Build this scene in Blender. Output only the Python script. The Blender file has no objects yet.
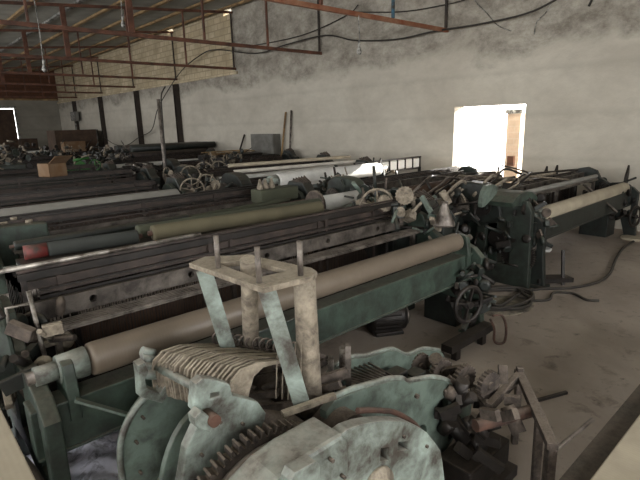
import bpy, bmesh, math, random
from mathutils import Vector, Matrix, Euler
R = math.radians
rnd = random.Random(7)
scn = bpy.context.scene
COL = scn.collection

# ------------------------------------------------------------------ materials
def srgb(r, g, b):
    f = lambda c: (c/255/12.92) if c/255 <= 0.04045 else ((c/255+0.055)/1.055)**2.4
    return (f(r), f(g), f(b), 1)

class NT:
    def __init__(s, name):
        s.m = bpy.data.materials.new(name); s.m.use_nodes = True
        s.t = s.m.node_tree; s.b = s.t.nodes['Principled BSDF']
    def n(s, k, **kw):
        x = s.t.nodes.new(k)
        for a, v in kw.items(): setattr(x, a, v)
        return x
    def l(s, a, b): s.t.links.new(a, b)
    def noise(s, vec, scale, detail=6, rough=0.6, dist=0):
        x = s.n('ShaderNodeTexNoise'); x.inputs['Scale'].default_value = scale
        x.inputs['Detail'].default_value = detail; x.inputs['Roughness'].default_value = rough
        x.inputs['Distortion'].default_value = dist
        s.l(vec, x.inputs['Vector']); return x.outputs['Fac']
    def ramp(s, fac, stops):
        x = s.n('ShaderNodeValToRGB'); s.l(fac, x.inputs['Fac']); e = x.color_ramp.elements
        while len(e) < len(stops): e.new(0.5)
        for k, (p, c) in enumerate(stops):
            e[k].position = p; e[k].color = c if isinstance(c, tuple) else (c, c, c, 1)
        return x.outputs['Color']
    def mix(s, fac, a, b, mode='MIX'):
        x = s.n('ShaderNodeMix', data_type='RGBA', blend_type=mode)
        for inp, v in ((x.inputs[0], fac), (x.inputs[6], a), (x.inputs[7], b)):
            if isinstance(v, (int, float, tuple)): inp.default_value = v
            else: s.l(v, inp)
        return x.outputs[2]
    def math(s, op, a, b=0.0, clamp=False):
        x = s.n('ShaderNodeMath', operation=op, use_clamp=clamp)
        for inp, v in ((x.inputs[0], a), (x.inputs[1], b)):
            if isinstance(v, (int, float)): inp.default_value = v
            else: s.l(v, inp)
        return x.outputs[0]
    def bump(s, h, strength=0.3, dist=0.01):
        x = s.n('ShaderNodeBump'); x.inputs['Strength'].default_value = strength
        x.inputs['Distance'].default_value = dist
        s.l(h, x.inputs['Height']); s.l(x.outputs[0], s.b.inputs['Normal'])

def grimy(name, col, rough=0.6, metal=0.0, dirt=(0.03, 0.025, 0.02, 1), amount=0.5, scale=9, dust=0.5, dustcol=None, bump=0.3):
    t = NT(name)
    tc = t.n('ShaderNodeTexCoord'); v = tc.outputs['Object']
    a = t.noise(v, scale, 8, 0.65, 0.3); b = t.noise(v, scale*4.5, 5, 0.7)
    c = t.mix(t.ramp(a, [(0.46-0.22*amount, 0.0), (0.78-0.25*amount, 1.0)]), dirt, col)
    c = t.mix(t.math('MULTIPLY', t.ramp(b, [(0.45, 0.0), (0.75, 1.0)]), 0.35), c, tuple(x*0.6 for x in col[:3])+(1,))
    if dust:
        g = t.n('ShaderNodeNewGeometry'); sp = t.n('ShaderNodeSeparateXYZ'); t.l(g.outputs['Normal'], sp.inputs[0])
        up = t.ramp(sp.outputs['Z'], [(0.35, 0.0), (0.95, 1.0)])
        f = t.math('MULTIPLY', t.math('MULTIPLY', up, dust), t.ramp(b, [(0.3, 0.35), (0.6, 1.0)]))
        c = t.mix(f, c, dustcol or srgb(128, 120, 108))
    t.l(c, t.b.inputs['Base Color'])
    t.b.inputs['Roughness'].default_value = rough; t.b.inputs['Metallic'].default_value = metal
    if bump: t.bump(b, bump, 0.004)
    return t.m

M = {}
M['paleg'] = grimy('pale_green_paint', srgb(146, 160, 152), 0.5, amount=0.36, dust=0.6, scale=7, dirt=srgb(58, 52, 46), dustcol=srgb(166, 162, 152))
M['paleg2'] = grimy('pale_green_paint_oily', srgb(98, 112, 103), 0.5, amount=0.8, dust=0.3, scale=8, dirt=srgb(38, 38, 34))
M['green'] = grimy('dark_green_paint', srgb(52, 62, 55), 0.5, amount=0.35, dust=0.45, dirt=srgb(30, 32, 28), dustcol=srgb(112, 116, 102))
M['teal'] = grimy('teal_green_paint', srgb(60, 76, 66), 0.5, amount=0.5, dust=0.4, dirt=srgb(36, 40, 36))
M['blackg'] = grimy('blackish_green_paint', srgb(36, 44, 40), 0.5, amount=0.4, dust=0.3, dirt=srgb(18, 18, 16))
M['dark'] = grimy('oily_dark_steel', srgb(46, 41, 38), 0.5, 0.3, amount=0.4, dust=0.35, dirt=srgb(22, 19, 17), dustcol=srgb(104, 94, 84))
M['brownsteel'] = grimy('brown_stained_steel', srgb(72, 60, 54), 0.55, 0.2, amount=0.4, dust=0.35, dirt=srgb(30, 25, 22))
M['steel'] = grimy('dull_grey_steel', srgb(140, 132, 124), 0.45, 0.4, amount=0.4, dust=0.4, dirt=srgb(52, 45, 40), dustcol=srgb(150, 140, 130))
M['greysteel'] = grimy('grey_brown_steel', srgb(106, 99, 92), 0.5, 0.3, amount=0.45, dust=0.3, dirt=srgb(44, 38, 34))
M['bright'] = grimy('bright_worn_steel', srgb(195, 190, 182), 0.35, 0.5, amount=0.25, dust=0.2, dirt=srgb(70, 62, 55))
M['rust'] = grimy('rusty_iron', srgb(82, 56, 44), 0.8, amount=0.5, dust=0.3, dirt=srgb(40, 26, 20))
M['lint'] = grimy('linty_steel', srgb(148, 138, 122), 0.9, amount=0.4, dust=0.7, dirt=srgb(84, 76, 66), dustcol=srgb(178, 168, 150), scale=18, bump=0.8)
M['lintdark'] = grimy('linty_dark_steel', srgb(92, 82, 74), 0.9, amount=0.45, dust=0.6, dirt=srgb(44, 38, 34), dustcol=srgb(140, 128, 115), scale=18, bump=0.8)
M['truss'] = grimy('red_brown_primer', srgb(112, 72, 54), 0.7, amount=0.5, dust=0, dirt=srgb(56, 38, 30), scale=3)
M['truss2'] = grimy('orange_primer', srgb(148, 112, 88), 0.7, amount=0.3, dust=0, dirt=srgb(120, 66, 42), scale=3)  # lighter primer copy; the front chord's lit look is put into the colour
M['post'] = grimy('dark_brown_post_paint', srgb(62, 52, 44), 0.7, amount=0.4, dust=0, dirt=srgb(34, 28, 24), scale=4)
M['bluep'] = grimy('blue_paint', srgb(58, 112, 138), 0.6, amount=0.3, dust=0)
M['wood'] = grimy('weathered_timber', srgb(176, 148, 104), 0.8, amount=0.3, dust=0, dirt=srgb(110, 88, 62), scale=3)
M['woodd'] = grimy('yellowish_timber', srgb(168, 142, 100), 0.8, amount=0.3, dust=0.2, dirt=srgb(100, 78, 52), scale=5)
M['redp'] = grimy('red_paint', srgb(150, 48, 46), 0.6, amount=0.3, dust=0.2)
M['brightgreen'] = grimy('bright_green_paint', srgb(58, 122, 52), 0.5, amount=0.5, dust=0.2, dirt=srgb(30, 70, 30))
M['card'] = grimy('cardboard', srgb(128, 110, 90), 0.9, amount=0.2, dust=0.1, dirt=srgb(105, 78, 52), scale=3, bump=0.1)
M['cardd'] = grimy('dark_cardboard', srgb(84, 66, 52), 0.9, amount=0.2, dust=0.1, dirt=srgb(56, 42, 33), scale=3, bump=0.1)
M['rubber'] = grimy('black_rubber', srgb(26, 24, 23), 0.7, amount=0.2, dust=0.2, bump=0)
M['white'] = grimy('white_enamel', srgb(214, 214, 208), 0.5, amount=0.1, dust=0)
M['grayp'] = grimy('grey_cabinet_paint', srgb(128, 128, 122), 0.6, amount=0.2, dust=0, dirt=srgb(92, 90, 85), scale=2)
M['concretepad'] = grimy('pale_cement', srgb(190, 180, 162), 0.9, amount=0.2, dust=0.2, scale=4)
M['copper'] = grimy('copper_wire', srgb(140, 76, 50), 0.5, 0.5, amount=0.3, dust=0)

def cloth(name, col, band=None, rough=0.9, stripes=120, sheen=0):
    t = NT(name); tc = t.n('ShaderNodeTexCoord'); v = tc.outputs['Object']
    w = t.n('ShaderNodeTexWave', wave_type='BANDS', bands_direction='X'); w.inputs['Scale'].default_value = stripes/6
    w.inputs['Distortion'].default_value = 2; t.l(v, w.inputs['Vector'])
    a = t.noise(v, 4, 6, 0.6)
    c = t.mix(t.ramp(a, [(0.3, 0.0), (0.7, 1.0)]), tuple(x*0.72 for x in col[:3])+(1,), col)
    c = t.mix(t.math('MULTIPLY', w.outputs['Fac'], 0.12), c, tuple(x*0.6 for x in col[:3])+(1,))
    t.l(c, t.b.inputs['Base Color']); t.b.inputs['Roughness'].default_value = rough
    t.bump(t.noise(v, 60, 3), 0.15, 0.003)
    return t.m
M['tan'] = cloth('tan_cloth', srgb(114, 103, 90), rough=0.45)
M['cream'] = cloth('cream_cloth', srgb(178, 168, 148))
M['whitecloth'] = cloth('white_cloth', srgb(226, 226, 222))
M['greycloth'] = cloth('pale_grey_cloth', srgb(150, 148, 142))
M['khaki'] = cloth('khaki_cloth', srgb(98, 92, 72))
M['olive'] = cloth('olive_cloth', srgb(72, 75, 60))
M['browncloth'] = cloth('brown_cloth', srgb(92, 72, 60))
M['slate'] = cloth('slate_cloth', srgb(60, 63, 60))
M['yarn'] = cloth('yarn', srgb(205, 200, 190), stripes=300)

def plaster(name, colA, colB, rough_from=None, dark=None):
    t = NT(name); tc = t.n('ShaderNodeTexCoord'); v = tc.outputs['Object']
    mp = t.n('ShaderNodeMapping'); mp.inputs['Scale'].default_value = (1, 1, 1.6); t.l(v, mp.inputs['Vector']); v2 = mp.outputs[0]
    a = t.noise(v2, 0.55, 8, 0.62, 0.4); b = t.noise(v2, 2.6, 8, 0.7); fine = t.noise(v, 18, 6, 0.7)
    c = t.mix(t.ramp(a, [(0.35, 0.0), (0.65, 1.0)]), colA, colB)
    c = t.mix(t.math('MULTIPLY', t.ramp(b, [(0.4, 0.0), (0.7, 1.0)]), 0.3), c, tuple(x*0.7 for x in colA[:3])+(1,))
    sp = t.n('ShaderNodeSeparateXYZ'); t.l(v, sp.inputs[0]); z = sp.outputs['Z']
    # coarse mortar courses showing faintly
    for zz, wd in ((1.15, .07), (1.95, .09), (2.75, .08)):
        d = t.math('ABSOLUTE', t.math('SUBTRACT', t.math('ADD', z, t.math('MULTIPLY', b, 0.15)), zz+0.07))
        f = t.math('SUBTRACT', 1.0, t.math('DIVIDE', d, wd), True)
        c = t.mix(t.math('MULTIPLY', f, 0.16), c, tuple(x*0.55 for x in colA[:3])+(1,))
    if rough_from:
        zz = t.math('ADD', z, t.math('MULTIPLY', t.math('SUBTRACT', a, 0.5), 1.6))
        f = t.ramp(t.math('SUBTRACT', zz, rough_from-0.5), [(0.35, 0.0), (0.62, 1.0)])
        patch = t.ramp(t.noise(v2, 1.7, 10, 0.78, 0.15), [(0.38, 0.25), (0.62, 0.95)])
        c = t.mix(t.math('MULTIPLY', f, patch), c, dark)
    t.l(c, t.b.inputs['Base Color']); t.b.inputs['Roughness'].default_value = 0.92
    t.bump(t.math('ADD', fine, t.math('MULTIPLY', b, 1.5)), 0.35, 0.02)
    return t.m
M['wall'] = plaster('grey_plaster', srgb(180, 174, 162), srgb(200, 195, 183), 3.2, srgb(118, 112, 102))
M['wallfar'] = plaster('far_grey_plaster', srgb(128, 124, 114), srgb(146, 142, 132))

def brick(name, a, b, mortar, sc=1.0):
    t = NT(name); tc = t.n('ShaderNodeTexCoord'); mp = t.n('ShaderNodeMapping'); mp.inputs['Rotation'].default_value = (R(90), 0, 0)
    sp = t.n('ShaderNodeSeparateXYZ'); t.l(tc.outputs['Object'], sp.inputs[0])
    cb = t.n('ShaderNodeCombineXYZ'); t.l(t.math('ADD', sp.outputs['X'], sp.outputs['Y']), cb.inputs[0]); t.l(sp.outputs['Z'], cb.inputs[1])
    bt = t.n('ShaderNodeTexBrick'); t.l(cb.outputs[0], bt.inputs['Vector'])
    bt.inputs['Color1'].default_value = a; bt.inputs['Color2'].default_value = b; bt.inputs['Mortar'].default_value = mortar
    bt.inputs['Scale'].default_value = sc; bt.inputs['Brick Width'].default_value = 0.4; bt.inputs['Row Height'].default_value = 0.2; bt.inputs['Mortar Size'].default_value = 0.018
    n = t.noise(tc.outputs['Object'], 1.3, 8, 0.7)
    c = t.mix(t.math('MULTIPLY', t.ramp(n, [(0.38, 0.0), (0.62, 1.0)]), 0.65), bt.outputs['Color'], tuple(x*0.6 for x in a[:3])+(1,))
    t.l(c, t.b.inputs['Base Color']); t.b.inputs['Roughness'].default_value = 0.95
    t.bump(bt.outputs['Fac'], -0.5, 0.02)
    return t.m
M['brick'] = brick('pale_block_masonry', srgb(186, 170, 140), srgb(206, 192, 164), srgb(158, 146, 122))
M['brickred'] = brick('rust_red_masonry', srgb(108, 72, 52), srgb(92, 60, 44), srgb(78, 56, 44))
M['brickout'] = brick('sunlit_brick', srgb(214, 190, 168), srgb(206, 182, 160), srgb(214, 196, 176), 1.6)  # brick paled so the sun's overexposure sits in the colour

def floor_mat():
    t = NT('dusty_concrete'); tc = t.n('ShaderNodeTexCoord'); v = tc.outputs['Object']
    a = t.noise(v, 0.8, 8, 0.6, 0.5); b = t.noise(v, 4.5, 8, 0.7, 0.4); f = t.noise(v, 40, 4, 0.7)
    c = t.mix(t.ramp(a, [(0.35, 0.0), (0.65, 1.0)]), srgb(134, 123, 113), srgb(162, 151, 140))
    c = t.mix(t.math('MULTIPLY', t.ramp(b, [(0.55, 0.0), (0.68, 1.0)]), 0.6), c, srgb(70, 58, 50))
    c = t.mix(t.math('MULTIPLY', t.ramp(t.noise(v, 9, 5, 0.7), [(0.62, 0.0), (0.7, 1.0)]), 0.6), c, srgb(48, 40, 35))
    t.l(c, t.b.inputs['Base Color'])
    t.l(t.ramp(b, [(0.3, 0.75), (0.7, 0.5)]), t.b.inputs['Roughness'])
    t.bump(t.math('ADD', f, b), 0.25, 0.01)
    return t.m
M['floor'] = floor_mat()
def roof_mat():
    t = NT('grey_corrugated_sheet'); tc = t.n('ShaderNodeTexCoord'); v = tc.outputs['Object']
    a = t.noise(v, 1.2, 6, 0.6)
    c = t.mix(t.ramp(a, [(0.35, 0.0), (0.65, 1.0)]), srgb(140, 140, 132), srgb(170, 169, 160))
    t.l(c, t.b.inputs['Base Color']); t.b.inputs['Roughness'].default_value = 0.85
    return t.m
M['roof'] = roof_mat()
def sheet_mat():
    t = NT('bluish_plastic_sheet'); tc = t.n('ShaderNodeTexCoord'); v = tc.outputs['Object']
    a = t.noise(v, 7, 8, 0.7, 0.6)
    c = t.mix(t.ramp(a, [(0.36, 0.0), (0.52, 1.0)]), srgb(112, 110, 126), srgb(236, 236, 250))
    t.l(c, t.b.inputs['Base Color']); t.b.inputs['Roughness'].default_value = 0.6
    return t.m
M['sheet'] = sheet_mat()

# ------------------------------------------------------------------ mesh helpers
def obj_from(name, me, mat, parent=None, loc=None):
    me.materials.clear(); me.materials.append(M[mat])
    o = bpy.data.objects.new(name, me); COL.objects.link(o)
    if parent: o.parent = parent
    if loc: o.location = loc
    return o
def frame_for(a, b):
    d = (b-a); L = d.length; z = d/L
    x = z.orthogonal().normalized()
    if abs(z.z) < 0.99: x = Vector((0, 0, 1)).cross(z).normalized()
    y = z.cross(x)
    return x, y, z, L

class MB:
    def __init__(s): s.v = []; s.f = []; s.sm = []
    def add(s, vs, fs, smooth=False, M4=None):
        k = len(s.v)
        s.v += [tuple(M4 @ Vector(p)) if M4 else tuple(p) for p in vs]
        s.f += [tuple(i+k for i in f) for f in fs]; s.sm += [smooth]*len(fs)
        return s
    def box(s, x0, x1, y0, y1, z0, z1, M4=None):
        vs = [(x, y, z) for z in (z0, z1) for y in (y0, y1) for x in (x0, x1)]
        return s.add(vs, [(0, 2, 3, 1), (4, 5, 7, 6), (0, 1, 5, 4), (2, 6, 7, 3), (0, 4, 6, 2), (1, 3, 7, 5)], False, M4)
    def cbox(s, c, size, rot=(0, 0, 0)):
        m = Matrix.Translation(c) @ Euler(rot).to_matrix().to_4x4(); a, b, d = [q/2 for q in size]
        return s.box(-a, a, -b, b, -d, d, m)
    def bar(s, a, b, w, h):          # rectangular bar between points, w sideways, h up
        a, b = Vector(a), Vector(b); x, y, z, L = frame_for(a, b)
        m = Matrix((x, y, z)).transposed().to_4x4(); m.translation = a
        return s.box(-w/2, w/2, -h/2, h/2, 0, L, m)
    def cyl(s, a, b, r, r2=None, n=20, cap=True):
        a, b = Vector(a), Vector(b); x, y, z, L = frame_for(a, b); r2 = r if r2 is None else r2
        vs = []
        for p, q in ((a, r), (b, r2)):
            for i in range(n):
                t = 2*math.pi*i/n; vs.append(p+x*math.cos(t)*q+y*math.sin(t)*q)
        k = len(s.v); s.v += [tuple(v) for v in vs]
        for i in range(n):
            j = (i+1) % n; s.f.append((k+i, k+j, k+n+j, k+n+i)); s.sm.append(True)
        if cap:
            s.f.append(tuple(k+i for i in reversed(range(n)))); s.sm.append(False)
            s.f.append(tuple(k+n+i for i in range(n))); s.sm.append(False)
        return s
    def lathe(s, a, axis, prof, n=24):   # prof: (dist along axis, radius)
        a = Vector(a); x, y, z, L = frame_for(Vector((0, 0, 0)), Vector(axis)); k = len(s.v)
        for d, r in prof:
            for i in range(n):
                t = 2*math.pi*i/n; s.v.append(tuple(a+z*d+(x*math.cos(t)+y*math.sin(t))*max(r, 1e-4)))
        for q in range(len(prof)-1):
            for i in range(n):
                j = (i+1) % n; s.f.append((k+q*n+i, k+q*n+j, k+(q+1)*n+j, k+(q+1)*n+i)); s.sm.append(True)
        s.f.append(tuple(k+i for i in reversed(range(n)))); s.sm.append(False)
        q = len(prof)-1; s.f.append(tuple(k+q*n+i for i in range(n))); s.sm.append(False)
        return s
    def tube(s, pts, r, n=8, closed=False):
        pts = [Vector(p) for p in pts]; N = len(pts); k = len(s.v); up = None
        for i, p in enumerate(pts):
            if closed: d = pts[(i+1) % N]-pts[i-1]
            else: d = pts[min(i+1, N-1)]-pts[max(i-1, 0)]
            d.normalize()
            if up is None: up = d.orthogonal().normalized()
            up = (up-d*up.dot(d)).normalized(); w = d.cross(up)
            for j in range(n):
                t = 2*math.pi*j/n; s.v.append(tuple(p+up*math.cos(t)*r+w*math.sin(t)*r))
        for i in range(N if closed else N-1):
            for j in range(n):
                a, b = k+i*n+j, k+i*n+(j+1) % n; i2 = (i+1) % N
                s.f.append((a, b, k+i2*n+(j+1) % n, k+i2*n+j)); s.sm.append(True)
        if not closed:
            s.f.append(tuple(k+j for j in reversed(range(n)))); s.sm.append(False)
            s.f.append(tuple(k+(N-1)*n+j for j in range(n))); s.sm.append(False)
        return s
    def ring(s, c, axis, Rr, r, n=32, m=8):
        c = Vector(c); x, y, z, L = frame_for(Vector((0, 0, 0)), Vector(axis))
        return s.tube([c+(x*math.cos(2*math.pi*i/n)+y*math.sin(2*math.pi*i/n))*Rr for i in range(n)], r, m, True)
    def gear(s, c, axis, r, w, teeth=36, depth=None):
        depth = depth or r*0.09; c = Vector(c); x, y, z, L = frame_for(Vector((0, 0, 0)), Vector(axis))
        out = []
        for i in range(teeth):
            for q, rr in ((0, r-depth), (0.25, r), (0.5, r), (0.75, r-depth)):
                t = 2*math.pi*(i+q)/teeth; out.append((math.cos(t)*rr, math.sin(t)*rr))
        k = len(s.v); n = len(out)
        for d in (-w/2, w/2):
            for px, py in out: s.v.append(tuple(c+x*px+y*py+z*d))
        for i in range(n):
            j = (i+1) % n; s.f.append((k+i, k+j, k+n+j, k+n+i)); s.sm.append(False)
        s.f.append(tuple(k+i for i in reversed(range(n)))); s.sm.append(False)
        s.f.append(tuple(k+n+i for i in range(n))); s.sm.append(False)
        s.cyl(c-z*w*0.9, c+z*w*0.9, r*0.28, n=16)
        return s
    def plate(s, outline, thick, holes=(), plane='XZ', off=0.0, bevel=0.0):
        """flat casting: outline polygon (2D) extruded, with holes"""
        cu = bpy.data.curves.new('t', 'CURVE'); cu.dimensions = '2D'; cu.fill_mode = 'BOTH'
        cu.extrude = max(thick/2-bevel, 0.0001); cu.bevel_depth = bevel; cu.bevel_resolution = 1; cu.offset = -bevel
        for loop in [outline]+list(holes):
            sp = cu.splines.new('POLY'); sp.points.add(len(loop)-1)
            for p, q in zip(sp.points, loop): p.co = (q[0], q[1], 0, 1)
            sp.use_cyclic_u = True
        o = bpy.data.objects.new('t', cu); me = bpy.data.meshes.new_from_object(o)
        vs = [tuple(v.co) for v in me.vertices]; fs = [tuple(p.vertices) for p in me.polygons]
        bpy.data.objects.remove(o); bpy.data.curves.remove(cu); bpy.data.meshes.remove(me)
        if plane == 'XZ': vs = [(x, off-z, y) for x, y, z in vs]
        elif plane == 'YZ': vs = [(off+z, x, y) for x, y, z in vs]
        else: vs = [(x, y, off+z) for x, y, z in vs]
        return s.add(vs, fs)
    def mesh(s, name, weld=False):
        me = bpy.data.meshes.new(name); me.from_pydata(s.v, [], s.f); me.update()
        me.polygons.foreach_set('use_smooth', s.sm); me.update()
        return me
    def build(s, name, mat, parent=None, bevel=0.0, loc=None):
        o = obj_from(name, s.mesh(name), mat, parent, loc)
        if bevel:
            b = o.modifiers.new('bevel', 'BEVEL'); b.width = bevel; b.segments = 2; b.limit_method = 'ANGLE'; b.angle_limit = R(50)
        return o

def smooth(pts, k=3, closed=False):           # Catmull-Rom resample
    pts = [Vector(p) for p in pts]; N = len(pts); out = []
    rng = range(N) if closed else range(N-1)
    for i in rng:
        g = (lambda q: pts[q % N]) if closed else (lambda q: pts[max(0, min(N-1, q))])
        p0, p1, p2, p3 = g(i-1), g(i), g(i+1), g(i+2)
        for j in range(k):
            t = j/k
            out.append(0.5*((2*p1)+(p2-p0)*t+(2*p0-5*p1+4*p2-p3)*t*t+(3*p1-p0-3*p2+p3)*t**3))
    if not closed: out.append(pts[-1])
    return out
def sm2(pts, k=3): return [(v.x, v.y) for v in smooth([(a, b, 0) for a, b in pts], k, True)]
def circ(cx, cy, r, n=20): return [(cx+r*math.cos(2*math.pi*i/n), cy+r*math.sin(2*math.pi*i/n)) for i in range(n)]
def rect(x0, x1, y0, y1): return [(x0, y0), (x1, y0), (x1, y1), (x0, y1)]

def tag(o, label, cat, group=None):
    o['label'] = label; o['category'] = cat
    if group: o['group'] = group
    return o
def thing(name, label, cat, loc=(0, 0, 0), rz=0, group=None):
    o = bpy.data.objects.new(name, None); COL.objects.link(o); o.empty_display_size = 0.1
    o.location = loc; o.rotation_euler = (0, 0, rz)
    return tag(o, label, cat, group)
def struct(o):
    o['kind'] = 'structure'; return o
KIDS = {}
def kids(o):
    return [c for c in bpy.data.objects if c.parent == o]
def copy_tree(o, parent=None):
    c = o.copy(); COL.objects.link(c)
    if parent: c.parent = parent
    for ch in kids(o): copy_tree(ch, c)
    return c
def clone(o, label, loc, rz=0, scale=None, group=None, mats=None):
    c = copy_tree(o); c.location = loc; c.rotation_euler = (0, 0, rz)
    if scale: c.scale = scale
    c['label'] = label
    if group: c['group'] = group
    return c

# ------------------------------------------------------------------ setting
XW, YF, XL, YB = 9.24, 34.4, -4.6, -3.6
def wall_with_holes(name, mat, plane, off, thick, outline, holes):
    m = MB(); m.plate(outline, thick, holes, plane, off)
    return struct(m.build(name, mat))
# right-hand long wall: plaster to the ring beam, plaster full height nearer than y=14
top = 5.53
wall_with_holes('wall_right', 'wall', 'YZ', XW+0.18, 0.36,
    [(YB-0.36, 0), (YF, 0), (YF, 3.58), (14.15, 3.58), (14.15, top), (YB-0.36, top)],
    [[(4.39, -0.0+0.02), (5.92, 0.02), (5.92, 2.15), (4.39, 2.15)]])
m = MB().plate([(14.15, 3.58), (YF, 3.58), (YF, 5.54), (18.75, 5.54), (18.75, 5.38), (18.3, 5.38), (18.3, 5.54), (14.7, 5.54), (14.7, 5.36), (14.15, 5.40)], 0.32, (), 'YZ', XW+0.20); struct(m.build('trim_1', 'brick'))
m = MB().box(XW-0.05, XW+0.04, 14.0, YF, 3.52, 3.60); struct(m.build('trim_2', 'brick'))
# far wall
wall_with_holes('wall_far', 'wallfar', 'XZ', YF+0.15, 0.3, [(XL, 0), (XW+0.36, 0), (XW+0.36, 3.75), (XL, 3.75)],
    [[(4.0, 0.02), (6.82, 0.02), (6.82, 3.26), (4.0, 3.26)]])
m = MB().box(XL, XW+0.36, YF, YF+0.3, 3.75, 5.6); struct(m.build('trim_3', 'brickred'))
m = MB().box(XL, XW, YF-0.06, YF, 3.70, 3.80); struct(m.build('trim_4', 'wood'))
# unseen walls with tall windows added to light the hall evenly
lw = [(y, y+2.6) for y in (-2.6, 2.0, 6.4, 10.8, 16.0, 21.0, 26.0)]
wall_with_holes('wall_left', 'wall', 'YZ', XL-0.15, 0.3, [(YB-0.3, 0), (YF, 0), (YF, 5.0), (YB-0.3, 5.0)],
    [[(a, 1.2), (b, 1.2), (b, 3.3), (a, 3.3)] for a, b in lw])
bw = [(-3.4, -0.4), (1.6, 4.6)]
wall_with_holes('wall_back', 'wall', 'XZ', YB-0.15, 0.3, [(XL, 0), (XW, 0), (XW, 5.5), (XL, 5.5)],
    [[(a, 1.2), (b, 1.2), (b, 3.3), (a, 3.3)] for a, b in bw])
wn = 1
for a, b in lw:
    wn += 1; f = MB()
    for y in (a+0.03, (a+b)/2, b-0.03): f.box(XL-0.15, XL-0.09, y-0.03, y+0.03, 1.2, 3.3)
    for z in (1.23, 2.25, 3.27): f.box(XL-0.15, XL-0.09, a, b, z-0.03, z+0.03)
    struct(f.build('window_%d' % wn, 'white'))
for a, b in bw:
    wn += 1; f = MB()
    for x in (a+0.03, (a+b)/2, b-0.03): f.box(x-0.03, x+0.03, YB-0.15, YB-0.09, 1.2, 3.3)
    for z in (1.23, 2.25, 3.27): f.box(a, b, YB-0.15, YB-0.09, z-0.03, z+0.03)
    struct(f.build('window_%d' % wn, 'white'))
# floor
struct(MB().box(XL-0.3, XW+0.36, YB-0.3, YF+0.3, -0.2, 0).build('floor', 'floor'))
# far gate with a lit crack along its frame
d = struct(MB().box(4.0, 6.74, YF-0.02, YF+0.04, 0.02, 3.2).build('door_2', 'cardd'))
fr = MB(); fr.box(6.76, 6.88, YF-0.05, YF+0.02, 0, 3.32); fr.box(4.0, 6.88, YF-0.05, YF+0.02, 3.24, 3.34)
struct(fr.build('trim_5', 'white'))
# sun door: bare opening, thin frame and open metal leaf outside
fr = MB()
fr.box(XW+0.26, XW+0.36, 4.39, 4.46, 0.02, 2.15)
struct(fr.build('door_1', 'white'))

# mono-pitch roof, corrugated, rising to the right-hand wall
def zroof(x): return 5.40+0.083*(x-XW)
rm = MB(); N = 250; xs = [XL-0.3, XW+0.5]
vs = []
for i in range(N+1):
    y = YB-0.4+(YF+0.8-YB)*i/N
    for x in xs: vs.append((x, y, zroof(x)+0.10+0.025*(i % 2)))
NV = len(vs)
vs += [(a, b, c+0.02) for a, b, c in vs]
fs = [(2*i, 2*i+1, 2*i+3, 2*i+2) for i in range(N)]+[(NV+2*i, NV+2*i+2, NV+2*i+3, NV+2*i+1) for i in range(N)]
rm.add(vs, fs, True); struct(rm.build('ceiling', 'roof'))

# roof timbers running down the hall
pur = None
px = [-3.2, -1.6, 0.0, 1.3, 2.5, 3.6, 4.62, 5.6, 6.7, 7.8, 8.9]
for k, x in enumerate(px):
    m = MB().box(-0.05, 0.05, 0, YF-YB-0.1, -0.06, 0.0)
    o = m.build('roof_purlin', 'white' if x == 4.62 else 'wood'); o.location = (x, YB+0.05, zroof(x)+0.085)
    if x == 4.62: tag(o, 'whitish timber batten running down the hall among the browner roof purlins', 'purlin')
    else: tag(o, 'brown weathered timber purlin running down the hall under the grey roof sheets', 'purlin', 'timber purlins under the roof')

# trusses
TY = [6.15, 10.0, 14.1, 18.2, 22.3, 26.4, 30.5]
def truss(y, lab, k):
    t = thing('roof_truss', lab, 'roof truss', (0, y, 3.68))
    mt = 'truss2' if k == 0 else 'truss'
    g = lambda x: zroof(x)-3.68-0.03
    MB().box(XL+0.01, XW-0.01, -0.03, 0.03, -0.036, 0.036).build('bottom_chord', mt, t)
    mm = MB(); mm.bar((XL+0.01, 0, g(XL+0.01)), (XW-0.01, 0, g(XW-0.01)), 0.06, 0.07); mm.build('top_chord', 'truss', t)
    xs = [9.17, 7.5, 5.8, 4.2, 2.4, 0.7, -1.0, -2.7, -4.4]
    if k == 0: xs = [9.17, 7.48, 5.7, 4.2, 2.5, 0.7, -1.0, -2.7, -4.4]
    for i, x in enumerate(xs):
        mat = 'bluep' if (k == 0 and i == 1) else ('truss' if i else 'post')
        w = 0.02 if i != 3 else 0.06
        o = MB().box(x-w, x+w, -0.025, 0.025, 0.045, g(x)-0.02).build('vertical_strut', mat, t)
        if mat == 'bluep': o['label'] = 'blue-painted strut'
    return t
labs = ['orange-primed steel roof truss nearest the camera, crossing the top of the picture',
        'rust-brown roof truss ending on the wall left of the third bulb',
        'rust-brown roof truss ending at the corner where the bare block masonry begins',
        'rust-brown roof truss with its end above the fourth post from the far corner',
        'rust-brown roof truss over the pale bare block wall, fifth from the camera',
        'rust-brown roof truss second from the red far wall',
        'rust-brown roof truss closest to the red far wall']
for k, y in enumerate(TY): truss(y, labs[k], k)

# dark posts against the long wall
plabs = ['dark steel wall post nearest the middle of the hall, right of the other three',
         'dark steel wall post standing left of the sagging cable end',
         'dark steel wall post standing right of the small grey board',
         'dark steel wall post beside the white electric box, farthest of the four']
for (y, lab) in zip((18.2, 22.0, 26.6, 30.9), plabs):
    t = thing('wall_post', lab, 'post', (XW-0.10, y, 0))
    m = MB(); m.box(-0.09, 0.09, -0.09, -0.075, 0.01, 3.5); m.box(-0.09, 0.09, 0.075, 0.09, 0.01, 3.5); m.box(-0.012, 0.012, -0.075, 0.075, 0.01, 3.5)
    m.build('shaft', 'post', t); MB().box(-0.1, 0.1, -0.14, 0.14, 0, 0.012).build('base_plate', 'post', t)

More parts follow.
